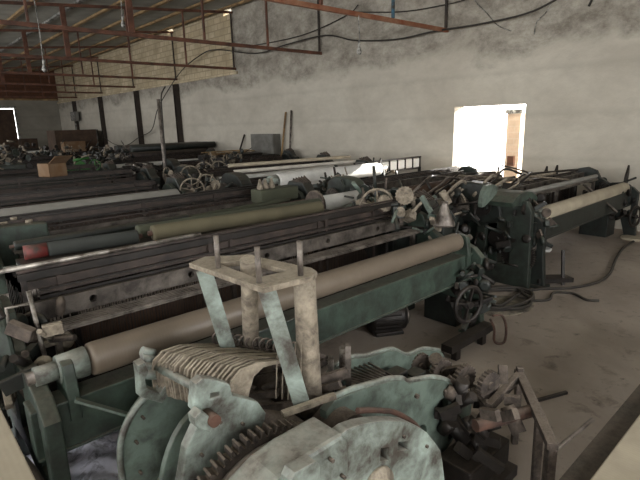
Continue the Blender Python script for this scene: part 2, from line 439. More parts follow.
# outside the sun door: ground and a brick gate pier with a letter box
o = MB().box(XW+0.36, XW+9, -3, 14, -0.25, -0.02).build('trim_6', 'concretepad'); struct(o)
t = thing('brick_pier', 'sunlit brick pier seen through the bright doorway', 'pier', (9.98, 4.9, -0.02))
MB().box(-0.2, 0.2, -0.17, 0.12, 0, 2.0).build('shaft', 'brickout', t); MB().box(-0.24, 0.24, -0.21, 0.16, 2.0, 2.08).build('cap', 'white', t)
MB().box(-0.26, -0.2, -0.1, 0.04, 0.95, 1.15).build('meter_box', 'brickred', t)

# ------------------------------------------------------------------ lamps, cables, wall things
def bulb(loc, L, lab):
    t = thing('hanging_bulb', lab, 'light bulb', loc)
    m = MB(); m.tube(smooth([(0, 0, 0), (0.01, 0, L*0.4), (-0.01, 0, L*0.8), (0, 0, L)], 4), 0.009, 6); m.build('cord', 'white', t)
    MB().cyl((0, 0, -0.07), (0, 0, 0.02), 0.02, n=12).build('socket', 'white', t)
    MB().lathe((0, 0, -0.20), (0, 0, 1), [(0, 0.005), (0.012, 0.03), (0.045, 0.045), (0.08, 0.038), (0.13, 0.018)], 16).build('glass_bulb', 'white', t)
bulb((2.53, 9.93, 3.10), 1.62, 'bare bulb hanging at far left from the second truss')
bulb((4.02, 9.93, 3.98), 0.95, 'bare bulb hanging high beside the thick truss strut')
bulb((6.52, 6.1, 3.22), 0.43, 'bare bulb hanging in the middle from the orange truss chord')

def wallcable(name, lab, pts, r=0.018, mat='rubber', x=XW-0.03, k=5):
    m = MB(); m.tube(smooth([(x-(0.02 if i % 2 else 0), a, b) for i, (a, b) in enumerate(pts)], k), r, 6)
    tag(m.build(name, mat), lab, 'cable')
wallcable('power_cable', 'black cable sagging between the posts and rising right along the wall', [(26.4, 1.5), (25.0, 1.16), (23.48, 1.13), (21.88, 1.51), (20.55, 1.8), (19.78, 2.56), (19.12, 3.04), (17.43, 3.88), (15.89, 4.3), (14.77, 4.33), (12.66, 3.97), (11.13, 4.03), (9.6, 4.05), (8.56, 3.79), (7.34, 3.65), (6.29, 3.67), (5.38, 3.65), (4.4, 3.68), (3.86, 3.83), (3.4, 4.0)], x=XW-0.215)
wallcable('power_cable', 'thin black cable climbing the wall beside the third truss', [(13.42, 4.26), (10.78, 4.21), (9.05, 4.43), (8.6, 4.6)], 0.014, x=XW-0.05)
wallcable('power_cable', 'thin black cable strung above the orange truss chord', [(9.05, 4.52), (7.35, 4.23), (6.31, 4.17), (5.52, 4.19), (4.6, 4.4)], 0.012, x=XW-0.08)
wallcable('wire', 'loose white wire hanging down the wall left of the doorway', [(5.54, 4.34), (5.54, 4.14), (5.29, 3.88), (5.03, 3.61), (4.76, 3.47)], 0.008, 'white', x=XW-0.014)
wallcable('wire', 'short white wire hanging above the doorway', [(4.0, 4.0), (4.03, 3.86), (4.13, 3.69), (4.28, 3.55), (4.32, 3.35)], 0.008, 'white', x=XW-0.014)
wallcable('cable_stub', 'short dark cable stub hanging at top right of the wall', [(3.36, 3.95), (3.38, 3.77), (3.43, 3.66)], 0.02, x=XW-0.012)

t = thing('electric_box', 'small white electric box on the far wall post', 'electric box', (XW-0.28, 30.7, 2.4))
MB().box(-0.1, 0.1, -0.6, 0.2, 0, 0.5).build('body', 'grayp', t, 0.01); MB().box(-0.12, -0.1, -0.55, 0.15, 0.04, 0.46).build('lid', 'white', t)
MB().tube([(0, -0.2, 0), (0, -0.2, -1.4)], 0.03).build('conduit', 'white', t)
t = thing('metal_cabinet', 'grey metal wall cabinet standing behind the looms beside leaning sticks', 'cabinet', (XW-0.16, 12.5, 0))
MB().box(-0.14, 0.14, -0.6, 0.56, 0, 1.62).build('body', 'grayp', t, 0.006); MB().box(-0.152, -0.14, -0.57, 0.53, 0.05, 1.58).build('door', 'grayp', t)
MB().box(-0.17, -0.152, -0.5, -0.47, 0.8, 1.0).build('handle', 'dark', t)
for (a, b, r, lab, mt) in [((9.2, 11.56, 2.24), (9.1, 11.95, 0.0), 0.03, 'long wooden stick leaning on the wall right of the grey cabinet', 'wood'),
                       ((9.2, 11.30, 2.28), (9.1, 11.45, 0.0), 0.03, 'long grey stick leaning on the wall farther right of the grey cabinet', 'steel'),
                       ((9.2, 13.78, 1.60), (8.9, 14.4, 0.0), 0.028, 'short dark stick leaning on the wall left of the grey cabinet', 'dark')]:
    tag(MB().cyl(a, b, r, n=10).build('leaning_stick', mt), lab, 'stick')
t = thing('display_board', 'small blue-grey board standing against the wall behind the pipes', 'board', (8.8, 27.6, 0))
MB().box(-0.05, 0.0, -1.1, 1.3, 0.6, 1.85).build('panel', 'slate', t); MB().box(-0.06, 0.0, -1.1, -1.0, 0, 1.9).build('side_post', 'bright', t); MB().box(-0.06, 0.0, 1.2, 1.3, 0, 1.9).build('side_post', 'bright', t)
MB().box(-0.06, 0.0, 0.0, 0.1, 0.6, 1.9).build('side_post', 'bright', t)
# standing pole
t = thing('standing_pole', 'thin grey pole standing upright between the rear looms', 'pole', (4.44, 9.64, 0))
MB().cyl((0, 0, 0.02), (0, 0, 2.45), 0.035, n=12).build('tube', 'steel', t); MB().box(-0.1, 0.1, -0.1, 0.1, 0, 0.02).build('foot_plate', 'steel', t)
MB().tube(smooth([(0, -0.05, 1.0), (0.02, -0.05, 1.9), (0.05, -0.03, 2.46), (0.14, 0.05, 2.62), (0.22, 0.1, 2.7)], 5), 0.014, 6).build('lead_wire', 'rubber', t)

# ------------------------------------------------------------------ looms
def side_frame(depth, h, mirror=False):
    o = [(0.0, 0), (0.16, 0), (0.24, 0.28), (0.62, 0.34), (0.9, 0.30), (1.02, 0), (depth, 0), (depth, 0.12), (depth-0.06, 0.7), (depth-0.1, 0.84),
         (1.05, 0.90), (0.95, h-0.03), (0.80, h), (0.66, h-0.05), (0.60, 0.92), (0.46, 0.84), (0.30, 0.86), (0.12, h*0.74), (0.03, 0.72), (0.04, 0.4)]
    holes = [[(0.12, 0.42), (0.26, 0.40), (0.28, 0.70), (0.12, 0.66)], [(0.38, 0.44), (0.60, 0.44), (0.60, 0.74), (0.38, 0.74)],
             [(0.72, 0.44), (0.98, 0.40), (0.98, 0.80), (0.72, 0.82)]]
    return o, holes

def spoked(m, c, axis, r, rim, spokes=5):
    m.ring(c, axis, r, rim, 28, 8); c = Vector(c); x, y, z, L = frame_for(Vector((0, 0, 0)), Vector(axis))
    m.cyl(c-z*0.03, c+z*0.03, r*0.2, n=14)
    for i in range(spokes):
        t = 2*math.pi*i/spokes+0.3; d = x*math.cos(t)+y*math.sin(t); m.bar(c+d*r*0.15, c+d*r*0.98, rim*1.3, rim*0.9)
    return m

def make_loom(lab, loc, L=3.4, green='green', clothmat='tan', zroll=0.87, rr=0.075, harness=6, harn_mat='dark', htop=1.13,
              warp='browncloth', detail=2, head=True, rhead=True, group=None):
    t = thing('weaving_loom', lab, 'loom', loc, group=group)
    dep = 1.5
    # cast side frames
    for x, s in ((0.06, 0), (L-0.06, 1)):
        o, hs = side_frame(dep, 1.08)
        f = MB().plate(o, 0.07, hs, 'YZ', x, 0.008).build('side_frame', green, t)
        MB().box(x-0.09, x+0.09, -0.02, 0.2, 0, 0.03).build('foot', green, f, 0.004); MB().box(x-0.09, x+0.09, 1.0, dep+0.04, 0, 0.03).build('foot', green, f, 0.004)
    # beams tying the frames
    b = MB(); b.box(0.0, L, 0.13, 0.24, 0.52, 0.74); b.box(0.0, L, 0.12, 0.26, 0.735, 0.75); b.box(0, L, 0.12, 0.26, 0.51, 0.525)
    b.build('breast_beam', green, t, 0.006)
    b = MB(); b.box(0.1, L-0.1, 1.3, 1.38, 0.78, 0.88); b.box(0.1, L-0.1, 1.2, 1.28, 0.2, 0.3); b.build('back_rail', 'dark', t, 0.004)
    MB().box(0.1, L-0.1, 0.5, 0.62, 0.3, 0.40).build('lower_rail', 'dark', t, 0.004)
    # cloth roller with its shaft and end gear
    y0 = 0.2; zr = zroll
    c = MB(); c.lathe((0.27, y0, zr), (1, 0, 0), [(0, rr*0.55), (0.01, rr*0.97), (0.03, rr), (L-0.53, rr), (L-0.51, rr*0.97), (L-0.50, rr*0.6)], 28)
    cr = c.build('cloth_roller', clothmat, t)
    MB().cyl((0.02, y0, zr), (L-0.02, y0, zr), rr*0.36, n=12).build('shaft', 'steel', cr)
    g = MB().cyl((0.14, y0, zr), (0.262, y0, zr), rr*0.8, rr*0.9, n=16); g.cyl((0.05, y0, zr), (0.15, y0, zr), rr*0.55, n=12); g.build('end_collar', 'paleg', cr)
    for bx in (0.17, L-0.17):
        MB().plate(sm2([(y0-0.09, zr-0.22), (y0+0.09, zr-0.22), (y0+0.07, zr-0.02), (y0+0.05, zr+0.05), (y0-0.05, zr+0.05), (y0-0.08, zr)], 2), 0.05, (), 'YZ', bx, 0.006).build('roller_bracket', green, t)
    # ribbed cloth guide and drilled sley
    rb = MB(); rb.box(0.2, L-0.25, 0.57, 0.70, 0.895, 0.91)
    for q in range(5): rb.box(0.2, L-0.25, 0.575+q*0.026, 0.590+q*0.026, 0.909, 0.92)
    for x in (0.25, L/2, L-0.3): rb.box(x-0.015, x+0.015, 0.60, 0.64, 0.38, 0.895)
    rb.build('guide_strip', 'steel', t)
    hs = [circ(x, 0.955, 0.022, 10) for x in [0.5+0.62*i for i in range(int((L-0.8)/0.62)+1)]]
    sl = MB(); sl.plate(rect(0.2, L-0.2, 0.90, 1.005), 0.03, hs, 'XZ', 0.82)
    sley = sl.build('sley', 'greysteel' if detail > 1 else 'brownsteel', t)
    sw = MB()
    for x in (0.4, L-0.4): sw.bar((x, 0.84, 0.12), (x, 0.84, 0.95), 0.05, 0.015)
    sw.cyl((0.1, 0.82, 0.12), (L-0.1, 0.82, 0.12), 0.025, n=10)
    sw.build('sley_sword', 'dark', sley)
    for q, zz in enumerate((1.03, htop-0.10, htop-0.06)):
        MB().box(0.25, L-0.3, 0.862+0.004*q, 0.878+0.004*q, zz, zz+0.016).build('guide_rail', 'dark' if q else 'brownsteel', t)
    # harness frames
    for k in range(harness):
        y = 0.90+0.055*k; zt = htop+0.02*math.sin(k*2.1)
        h = MB(); h.box(0.16, L-0.2, y, y+0.02, zt-0.045, zt); h.box(0.16, L-0.2, y, y+0.018, zt-0.62, zt-0.58)
        for x in (0.16, L-0.22): h.box(x, x+0.02, y, y+0.02, zt-0.62, zt)
        ho = h.build('heddle_frame', harn_mat if k % 3 else 'brownsteel', t)
        if k in (0, 2, harness-1) and detail > 1:
            w = MB(); n = 150
            for i in range(n):
                x = 0.2+(L-0.46)*i/n+rnd.uniform(-.004, .004); w.box(x, x+0.003, y+0.008, y+0.011, zt-0.58, zt-0.045)
            w.build('heddle_wires', 'brownsteel', ho)
    for x in (0.35, 0.5*L-0.3, 0.5*L+0.55, L-0.55): MB().box(x, x+0.03, 0.885, 0.895, 0.42, htop+0.01).build('harness_guide', 'brownsteel', t)
    # warp beam at the rear
    w = MB(); w.cyl((0.30, 1.28, 0.52), (L-0.30, 1.28, 0.52), 0.13, n=28); wb = w.build('warp_beam', warp, t)
    for x in (0.24, L-0.24):
        MB().lathe((x-0.025, 1.28, 0.52), (1, 0, 0), [(0, 0.19), (0.01, 0.2), (0.04, 0.2), (0.05, 0.19)], 30).build('flange', 'steel' if detail else 'dark', wb)
    ws = MB(); n = 12
    for i in range(n): ws.bar((0.33+(L-0.66)*i/n, 1.34, 0.885), (0.33+(L-0.66)*i/n, 1.25, 0.895), 0.02, 0.004)
    ws.cyl((0.12, 1.34, 0.91), (L-0.12, 1.34, 0.91), 0.03, n=12); ws.build('whip_roller', 'steel', t)
    wp = MB(); nn = 60
    for i in range(nn):
        x = 0.33+(L-0.66)*i/nn
        wp.add([(x, 1.34, 0.943), (x+0.03, 1.34, 0.943), (x+0.03, 0.9+0.055*harness, 0.93), (x, 0.9+0.055*harness, 0.93),
                (x, 1.34, 0.938), (x+0.03, 1.34, 0.938), (x+0.03, 0.9+0.055*harness, 0.925), (x, 0.9+0.055*harness, 0.925)],
               [(0, 1, 2, 3), (7, 6, 5, 4), (0, 4, 5, 1), (2, 6, 7, 3), (0, 3, 7, 4), (1, 5, 6, 2)])
    wp.build('warp_sheet', warp, t)
    if head:
        # left head: gearbox, cover discs, lever stack
        hb = MB(); hb.plate(sm2([(0.52, 0.72), (1.12, 0.72), (1.14, 1.0), (1.05, 1.14), (0.85, 1.17), (0.62, 1.12), (0.5, 0.95)], 3), 0.20, (), 'YZ', -0.06, 0.02)
        h0 = hb.build('gear_box', green, t)
        MB().cyl((-0.19, 0.7, 0.9), (-0.15, 0.7, 0.9), 0.11, n=20).build('cover_disc', 'dark', h0)
        MB().gear((-0.2, 0.98, 0.88), (1, 0, 0), 0.13, 0.04, 30).build('gear', 'steel', h0)
        MB().gear((-0.06, 0.28, 0.36), (1, 0, 0), 0.2, 0.04, 44).build('drive_gear', 'dark', t); MB().gear((-0.06, 0.55, 0.52), (1, 0, 0), 0.11, 0.04, 26).build('drive_gear', 'dark', t)
        # right head: motor plate, hand wheel, jagged linkage
        if rhead:
            hb = MB(); hb.plate([(0.5, 0.6), (1.1, 0.6), (1.16, 0.95), (1.0, 1.16), (0.72, 1.16), (0.6, 1.02), (0.48, 0.98)], 0.16, (), 'YZ', L+0.08, 0.02)
            h1 = hb.build('gear_box', 'blackg', t)
            MB().lathe((L+0.16, 0.8, 0.86), (1, 0, 0), [(0, 0.15), (0.04, 0.15), (0.06, 0.12), (0.09, 0.05)], 24).build('cover_disc', 'dark', h1)
            for q in range(5): MB().bar((L+0.02+0.03*q, 0.7, 1.14), (L+0.02+0.03*q, 0.92-0.02*q, 1.19+0.008*q), 0.008, 0.03).build('lever', 'lintdark', h1)
        if zroll == 0.87: cn = MB(); cn.lathe((L-0.1, 0.42, 0.96), (0, 0, 1), [(0, 0.1), (0.02, 0.1), (0.14, 0.045), (0.2, 0.03), (0.22, 0.03)], 20); cn.build('oil_funnel', 'steel', t)
        hw = MB(); spoked(hw, (L-0.40, -0.04, 0.40), (0.2, 1, 0), 0.15, 0.018, 4); hw.cyl((L-0.40, -0.06, 0.40), (L-0.38, 0.14, 0.40), 0.025, n=10)
        hw.build('hand_wheel', 'dark', t)
    return t

def motor(lab, loc, rz):
    t = thing('electric_motor', lab, 'motor', loc, rz)
    m = MB(); m.lathe((0, -0.16, 0.13), (0, 1, 0), [(0, 0.10), (0.01, 0.115), (0.05, 0.12), (0.28, 0.12), (0.31, 0.1), (0.32, 0.05)], 24)
    for i in range(16):
        a = 2*math.pi*i/16; m.bar((math.cos(a)*0.122, -0.1, 0.13+math.sin(a)*0.122), (math.cos(a)*0.122, 0.12, 0.13+math.sin(a)*0.122), 0.008, 0.012)
    b = m.build('body', 'dark', t)
    MB().lathe((0, -0.19, 0.13), (0, 1, 0), [(0, 0.06), (0.01, 0.085), (0.03, 0.09)], 18).build('end_cap', 'steel', b)
    MB().box(-0.11, 0.11, -0.12, 0.12, 0, 0.03).build('foot', 'dark', t, 0.004)
    MB().box(-0.05, 0.05, -0.06, 0.04, 0.24, 0.29).build('terminal_box', 'teal', t, 0.004)
    return t

# row 1
LA = make_loom('nearest loom with a long shiny tan cloth roller over a green beam', (0.30, 2.05, 0), 3.55, 'teal', 'tan', 0.87, 0.078, 7, htop=1.10, warp='browncloth')
LB = make_loom('dark green loom by the doorway with a cream cloth roller, nearest the right wall', (5.35, 2.2, 0), 3.4, 'blackg', 'cream', 0.80, 0.085, 3, htop=1.0, warp='greycloth', rhead=False)
MB().box(0.16, 3.30, 0.862, 0.874, 1.12, 1.16).build('top_rail', 'dark', LA); MB().box(0.16, 3.30, 0.868, 0.884, 1.165, 1.18).build('top_rail', 'brownsteel', LA)
for x in (0.17, 1.30, 2.4, 3.26): MB().box(x, x+0.03, 0.874, 0.886, 0.42, 1.18).build('rail_post', 'brownsteel', LA)
MB().tube([(0.02, 0.875, 1.194), (1.25, 0.875, 1.194)], 0.014, 8).build('top_rod', 'bright', LA)
MB().box(0.3, 3.0, 1.42, 1.72, 1.035, 1.055).build('rear_shelf', 'dark', LA)
for x in (0.35, 2.9):
    for y in (1.56, 1.66): MB().box(x, x+0.04, y, y+0.04, 0, 1.035).build('shelf_post', 'dark', LA)
# row 2
l2 = make_loom('loom directly behind the nearest one, under the khaki fabric rolls', (0.55, 4.10, 0), 3.5, 'green', 'slate', 0.86, 0.06, 7, 'dark', 1.13, 'browncloth')
LD = make_loom('loom with a wide brown cloth roller left of the bright doorway', (4.9, 3.95, 0), 3.1, 'green', 'browncloth', 0.92, 0.10, 3, htop=1.06, warp='greycloth', rhead=False)
# row 3
LE = make_loom('loom with a long pale grey cloth roller at mid left', (0.0, 6.15, 0), 3.3, 'green', 'greycloth', 0.98, 0.09, 6, 'dark', 1.12, 'browncloth', 1)
LF = make_loom('loom with the brightest white cloth roller in the middle of the hall', (4.3, 5.85, 0), 2.9, 'blackg', 'whitecloth', 1.04, 0.12, 4, htop=1.02, warp='whitecloth', detail=1)
# rows 4..
src = make_loom('loom with a wide dark brown top, just behind the pale grey roller', (0.2, 8.35, 0), 3.6, 'blackg', 'slate', 0.88, 0.07, 6, 'dark', 1.14, 'slate', 1)
src2 = make_loom('dark loom behind the brightest white roller', (4.5, 7.9, 0), 3.5, 'blackg', 'whitecloth', 0.90, 0.06, 5, 'dark', 1.05, 'slate', 1)
far_rows = [('dark loom behind the wide brown-topped one, left side', src, (0.2, 10.4, 0)),
            ('dark loom in the left row beside the tan box', src, (0.4, 12.6, 0)),
            ('dark loom in the left row before the bright green machine', src, (1.2, 15.2, 0)),
            ('dark loom behind the thin grey pole, left row', src, (0.9, 18.4, 0)),
            ('small distant dark loom in front of the brown gate', src, (1.1, 23.5, 0)),
            ('dark loom in the rear, right of the thin grey pole', src2, (5.35, 10.3, 0)),
            ('dark loom behind the light spoked wheels', src2, (4.6, 13.4, 0)),
            ('small distant dark loom near the dark wall posts', src2, (5.3, 19.6, 0)),
            ('small distant dark loom beside the far cardboard cartons', src2, (5.3, 27.3, 0))]
FR = [clone(s, lab, loc) for lab, s, loc in far_rows]

motor('black electric motor on the floor under the nearest loom', (3.26, 2.74, 0), R(60)).scale = (1.1, 1.1, 1.1)

# ------------------------------------------------------------------ rolls and tubes lying on the looms
def roll(name, lab, a, b, r, mat, core='rust', group=None, band=None):
    a, b = Vector(a), Vector(b)
    L = (b-a).length
    t = thing(name, lab, 'roll' if 'roll' in name else 'tube', tuple(a), group=group)
    d = (b-a).normalized()
    m = MB().lathe((0, 0, 0), d, [(0, r*0.5), (0.004, r*0.95), (0.02, r), (L-0.02, r), (L-0.004, r*0.95), (L, r*0.5)], 24); m.build('wound_cloth', mat, t)
    MB().cyl(-d*0.03, d*(L+0.03), r*0.35, n=12).build('core_tube', core, t)
    if band: MB().cyl(d*0.0-d*0.14, d*0.0, r*0.98, n=24).build('end_band', band, t)
    return t
roll('fabric_roll', 'khaki fabric roll lying behind the nearest loom, lower of the two', (1.48, 3.56, 1.118), (3.10, 3.42, 1.115), 0.06, 'khaki')
roll('fabric_roll', 'khaki-olive fabric roll lying behind the other khaki roll', (1.42, 3.70, 1.115), (3.25, 3.60, 1.115), 0.055, 'olive')
roll('fabric_roll', 'dark slate fabric roll with a red end at left', (0.78, 3.66, 1.108), (1.38, 3.58, 1.108), 0.05, 'slate', band='redp')
roll('steel_tube', 'dark green tube lying left, behind the red-ended roll', (0.70, 4.35, 1.03), (2.2, 4.38, 1.03), 0.038, 'blackg')
roll('steel_tube', 'long olive tube sloping across the looms toward the grey flange', (1.9, 4.40, 1.0), (3.55, 4.48, 1.03), 0.035, 'olive')
roll('steel_tube', 'brown tube with a reddish end beside the grey flange', (2.1, 4.24, 1.0), (3.62, 4.22, 1.02), 0.04, 'browncloth', 'redp')
roll('steel_tube', 'long pale pole resting across the rear looms, upper one', (4.9, 7.95, 1.17), (7.9, 7.7, 1.15), 0.035, 'cream')
roll('steel_tube', 'long pale pole resting across the rear looms, lower one', (4.7, 7.45, 1.10), (7.6, 7.1, 1.10), 0.035, 'yarn')

# flanged warp beam with white yarn, next to the olive tube
t = thing('flanged_roll', 'white cloth roll with a round grey flange in the middle of the hall', 'roll', (3.42, 3.86, 0))
MB().cyl((0.03, 0, 1.05), (0.66, 0, 1.05), 0.085, n=28).build('wound_cloth', 'whitecloth', t)
MB().lathe((-0.02, 0, 1.05), (1, 0, 0), [(0, 0.14), (0.01, 0.155), (0.035, 0.155), (0.045, 0.14)], 30).build('flange', 'lintdark', t)
for x in (0.1, 0.55): MB().box(x, x+0.04, -0.03, 0.03, 0, 0.97).build('stand_leg', 'dark', t)

# khaki-green box with small parts on top, left of the flange
t = thing('gear_housing', 'khaki-green metal box with cones on top, standing amid the looms', 'machine box', (3.25, 4.62, 0))
MB().box(0, 0.56, -0.02, 0.2, 1.0, 1.16).build('body', 'olive', t, 0.015)
for x in (0.02, 0.5):
    for y in (0.0, 0.15): MB().box(x, x+0.03, y, y+0.03, 0, 1.0).build('leg', 'dark', t)
for x in (0.06, 0.14, 0.23): MB().lathe((x, 0.08, 1.16), (0, 0, 1), [(0, 0.035), (0.02, 0.04), (0.1, 0.015), (0.12, 0.01)], 12).build('cone', 'lint', t)
gh = MB().plate(sm2([(-0.25, 0.5), (0.50, 0.5), (0.52, 1.02), (0.44, 1.1), (-0.15, 1.1), (-0.25, 1.0)], 2), 0.42, (), 'XZ', 0.95, 0.02).build('gear_housing', 'teal', l2)
for i in range(7): MB().cyl((-0.15+0.09*i, 0.82+0.07*(i % 3), 1.1), (-0.15+0.09*i, 0.82+0.07*(i % 3), 1.13+0.02*(i % 2)), 0.03, n=10).build('oil_cap', 'lint', gh)
t = thing('guard_cover', 'rounded grey-green guard cover at the left edge below the gear housing', 'cover', (0.28, 3.95, 0))
MB().plate(sm2([(-0.3, 0.45), (0.26, 0.45), (0.27, 0.9), (0.2, 1.08), (0.0, 1.13), (-0.3, 1.1)], 3), 0.16, (), 'XZ', 0.0, 0.02).build('shell', 'paleg2', t)
MB().box(-0.2, 0.2, -0.05, 0.05, 0, 0.46).build('stand', 'dark', t)

# ------------------------------------------------------------------ fg machine (dobby head) in the foreground
D = thing('dobby_machine', 'large pale green cast-iron machine with lever packs filling the foreground', 'machine', (1.15, 1.35, 0))
off = Vector((1.15, 1.35, 0))
def fg(mb, name, mat, parent=None, bevel=0.0, label=None):
    mb.v = [(a-off.x, b-off.y, c) for a, b, c in mb.v]
    o = mb.build(name, mat, parent or D, bevel)
    if label: o['label'] = label
    return o
# left outer side plate with rounded rim
L1 = sm2([(0.545, 0.02), (0.545, 0.44), (0.553, 0.60), (0.59, 0.69), (0.65, 0.76), (0.72, 0.80), (0.80, 0.79), (0.90, 0.70), (0.98, 0.55), (1.02, 0.30), (1.02, 0.02)], 3)
p1 = fg(MB().plate(L1, 0.035, [circ(0.78, 0.30, 0.11)], 'XZ', 1.92, 0.004), 'side_plate', 'paleg2')
rim = [(x, 1.90, z) for x, z in [(0.545, 0.10), (0.545, 0.44), (0.553, 0.60), (0.59, 0.69), (0.65, 0.76), (0.72, 0.80)]]
fg(MB().tube(smooth(rim, 4), 0.014, 8), 'rim', 'paleg', p1)
# jaw bracket
jw = MB(); jw.plate([(0.645, 0.97), (0.675, 0.975), (0.685, 0.93), (0.668, 0.90), (0.672, 0.86), (0.72, 0.815), (0.78, 0.865), (0.80, 0.85), (0.80, 0.82), (0.725, 0.765), (0.64, 0.83), (0.645, 0.91)], 0.06, (), 'XZ', 1.86, 0.006)
fg(jw, 'jaw_bracket', 'paleg')
# second plate (middle) : narrower arc
fg(MB().plate(sm2([(0.60, 0.02), (0.60, 0.40), (0.64, 0.60), (0.73, 0.74), (0.86, 0.78), (0.98, 0.70), (1.04, 0.5), (1.06, 0.02)], 3), 0.03, [circ(0.80, 0.45, 0.075), rect(0.70, 0.92, 0.12, 0.28)], 'XZ', 1.68, 0.004), 'side_plate', 'paleg2')
# third plate with lug (nearest of left set)
L2 = [(0.56, 0.02), (0.56, 0.55), (0.575, 0.72), (0.61, 0.845), (0.67, 0.935), (0.648, 0.974), (0.655, 1.017), (0.665, 1.065), (0.694, 1.075), (0.742, 1.05), (0.795, 1.01), (0.802, 0.966), (0.908, 0.891), (0.94, 0.83), (0.92, 0.76), (0.86, 0.70), (0.84, 0.4), (0.84, 0.02)]
p3 = fg(MB().plate(L2, 0.045, [[(0.715, 0.99), (0.75, 0.985), (0.752, 1.0), (0.718, 1.008)]], 'XZ', 1.40, 0.006), 'side_plate', 'paleg')
fg(MB().cyl((0.69, 1.37, 0.945), (0.69, 1.31, 0.945), 0.022, n=16), 'pivot_pin', 'rust', p3, label='rusty pivot pin')
cm = MB(); cm.plate([(0.625, 0.98), (0.65, 0.995), (0.68, 0.96), (0.69, 0.92), (0.675, 0.90), (0.64, 0.93), (0.625, 0.95)], 0.05, (), 'XZ', 1.35, 0.006); fg(cm, 'clamp', 'paleg', p3)
# lever pack: curved blades stacked in Y
for i in range(20):
    y = 1.89-i*0.0235; tt = i/19
    z0 = 0.0
    blade = [(0.72, 0.905), (0.735, 0.955), (0.78, 0.985), (0.86, 0.985), (0.94, 0.962), (1.04, 0.93), (1.14, 0.895), (1.14, 0.888), (1.03, 0.918), (0.95, 0.945), (0.88, 0.955), (0.835, 0.935), (0.81, 0.88), (0.79, 0.81), (0.765, 0.79), (0.725, 0.81)]
    dz = rnd.uniform(-.006, .006)+0.05*tt; dx = rnd.uniform(-.006, .006)+0.10*tt
    mb = MB().plate([(a+dx, b-0.02+dz) for a, b in blade], 0.012, (), 'XZ', y, 0.002)
    fg(mb, 'lever', 'lint')
# small lumpy knuckles left of levers
for i in range(4): fg(MB().cyl((0.71-0.012*i, 1.95-0.02*i, 0.97-0.025*i), (0.76, 1.95-0.02*i, 0.94-0.025*i), 0.021, n=10), 'knuckle', 'paleg')
fg(MB().cyl((0.74, 1.96, 0.90), (0.78, 1.45, 0.93), 0.018, n=12), 'lever_shaft', 'paleg')
# springs row behind
for i in range(13):
    y = 1.86-0.03*i; x0 = 1.03+0.016*i
    pts = [(x0+0.022*math.cos(t*0.9), y+0.003*t/3, 0.965+0.022*math.sin(t*0.9)) for t in range(0, 24)]
    sp = MB(); sp.ring((x0, y, 0.955), (0.3, 1, 0), 0.026, 0.0055, 14, 6); sp.bar((x0+0.02, y, 0.94), (x0+0.16, y-0.01, 0.86), 0.006, 0.016)
    fg(sp, 'spring_hook', 'lintdark')
# dusty mid mechanism: rods, hub, cams
for i in range(14):
    a = rnd.uniform(1.0, 1.28); b = rnd.uniform(1.42, 1.85); fg(MB().bar((a, b, rnd.uniform(.74, .86)), (a+rnd.uniform(.05, .2), b-rnd.uniform(0, .2), rnd.uniform(.72, .86)), 0.02, 0.03), 'link_bar', 'lintdark')
fg(MB().cyl((1.05, 1.25, 0.70), (1.05, 1.9, 0.70), 0.06, n=18), 'cam_shaft', 'lintdark'); fg(MB().cyl((1.22, 1.2, 0.68), (1.22, 1.9, 0.68), 0.09, n=18), 'cam_shaft', 'lintdark')
fg(MB().box(0.92, 1.42, 1.38, 1.9, 0.45, 0.70), 'inner_block', 'dark', bevel=0.01)
fg(MB().bar((0.98, 1.33, 0.83), (1.20, 1.27, 0.84), 0.025, 0.02), 'tie_bar', 'lint')
# big gear behind the bracket
gg = MB(); gg.gear((0.83, 1.28, 0.535), (0.06, 1, 0), 0.325, 0.05, 64, 0.024); fg(gg, 'ring_gear', 'lintdark')
fg(MB().ring((0.83, 1.22, 0.535), (0.06, 1, 0), 0.285, 0.018, 48, 8), 'gear_rim', 'steel')
# big pale bracket: sloped box with window
kb = MB(); kb.plate([(0.44, 0.02), (0.44, 0.62), (0.50, 0.74), (0.56, 0.81), (0.63, 0.865), (0.71, 0.90), (0.80, 0.915), (0.97, 0.915), (1.0, 0.88), (1.01, 0.02)], 0.15, (), 'XZ', 1.07, 0.014)
k1 = fg(kb, 'cast_housing', 'paleg')
kp = MB(); kp.plate([(0.72, 0.40), (0.72, 0.91), (0.735, 0.93), (0.815, 0.925), (0.83, 0.905), (0.83, 0.40)], 0.05, [[(0.74, 0.74), (0.78, 0.74), (0.78, 0.87), (0.74, 0.875)]], 'XZ', 0.975, 0.004)
fg(kp, 'access_panel', 'paleg', k1); fg(MB().box(0.735, 0.785, 0.985, 0.994, 0.735, 0.88), 'slot_recess', 'rubber', k1)  # flat black fill in the slot stands in for its shaded depth
fg(MB().cyl((0.65, 1.0, 0.76), (0.65, 0.97, 0.76), 0.035, n=18), 'boss', 'lint', k1)
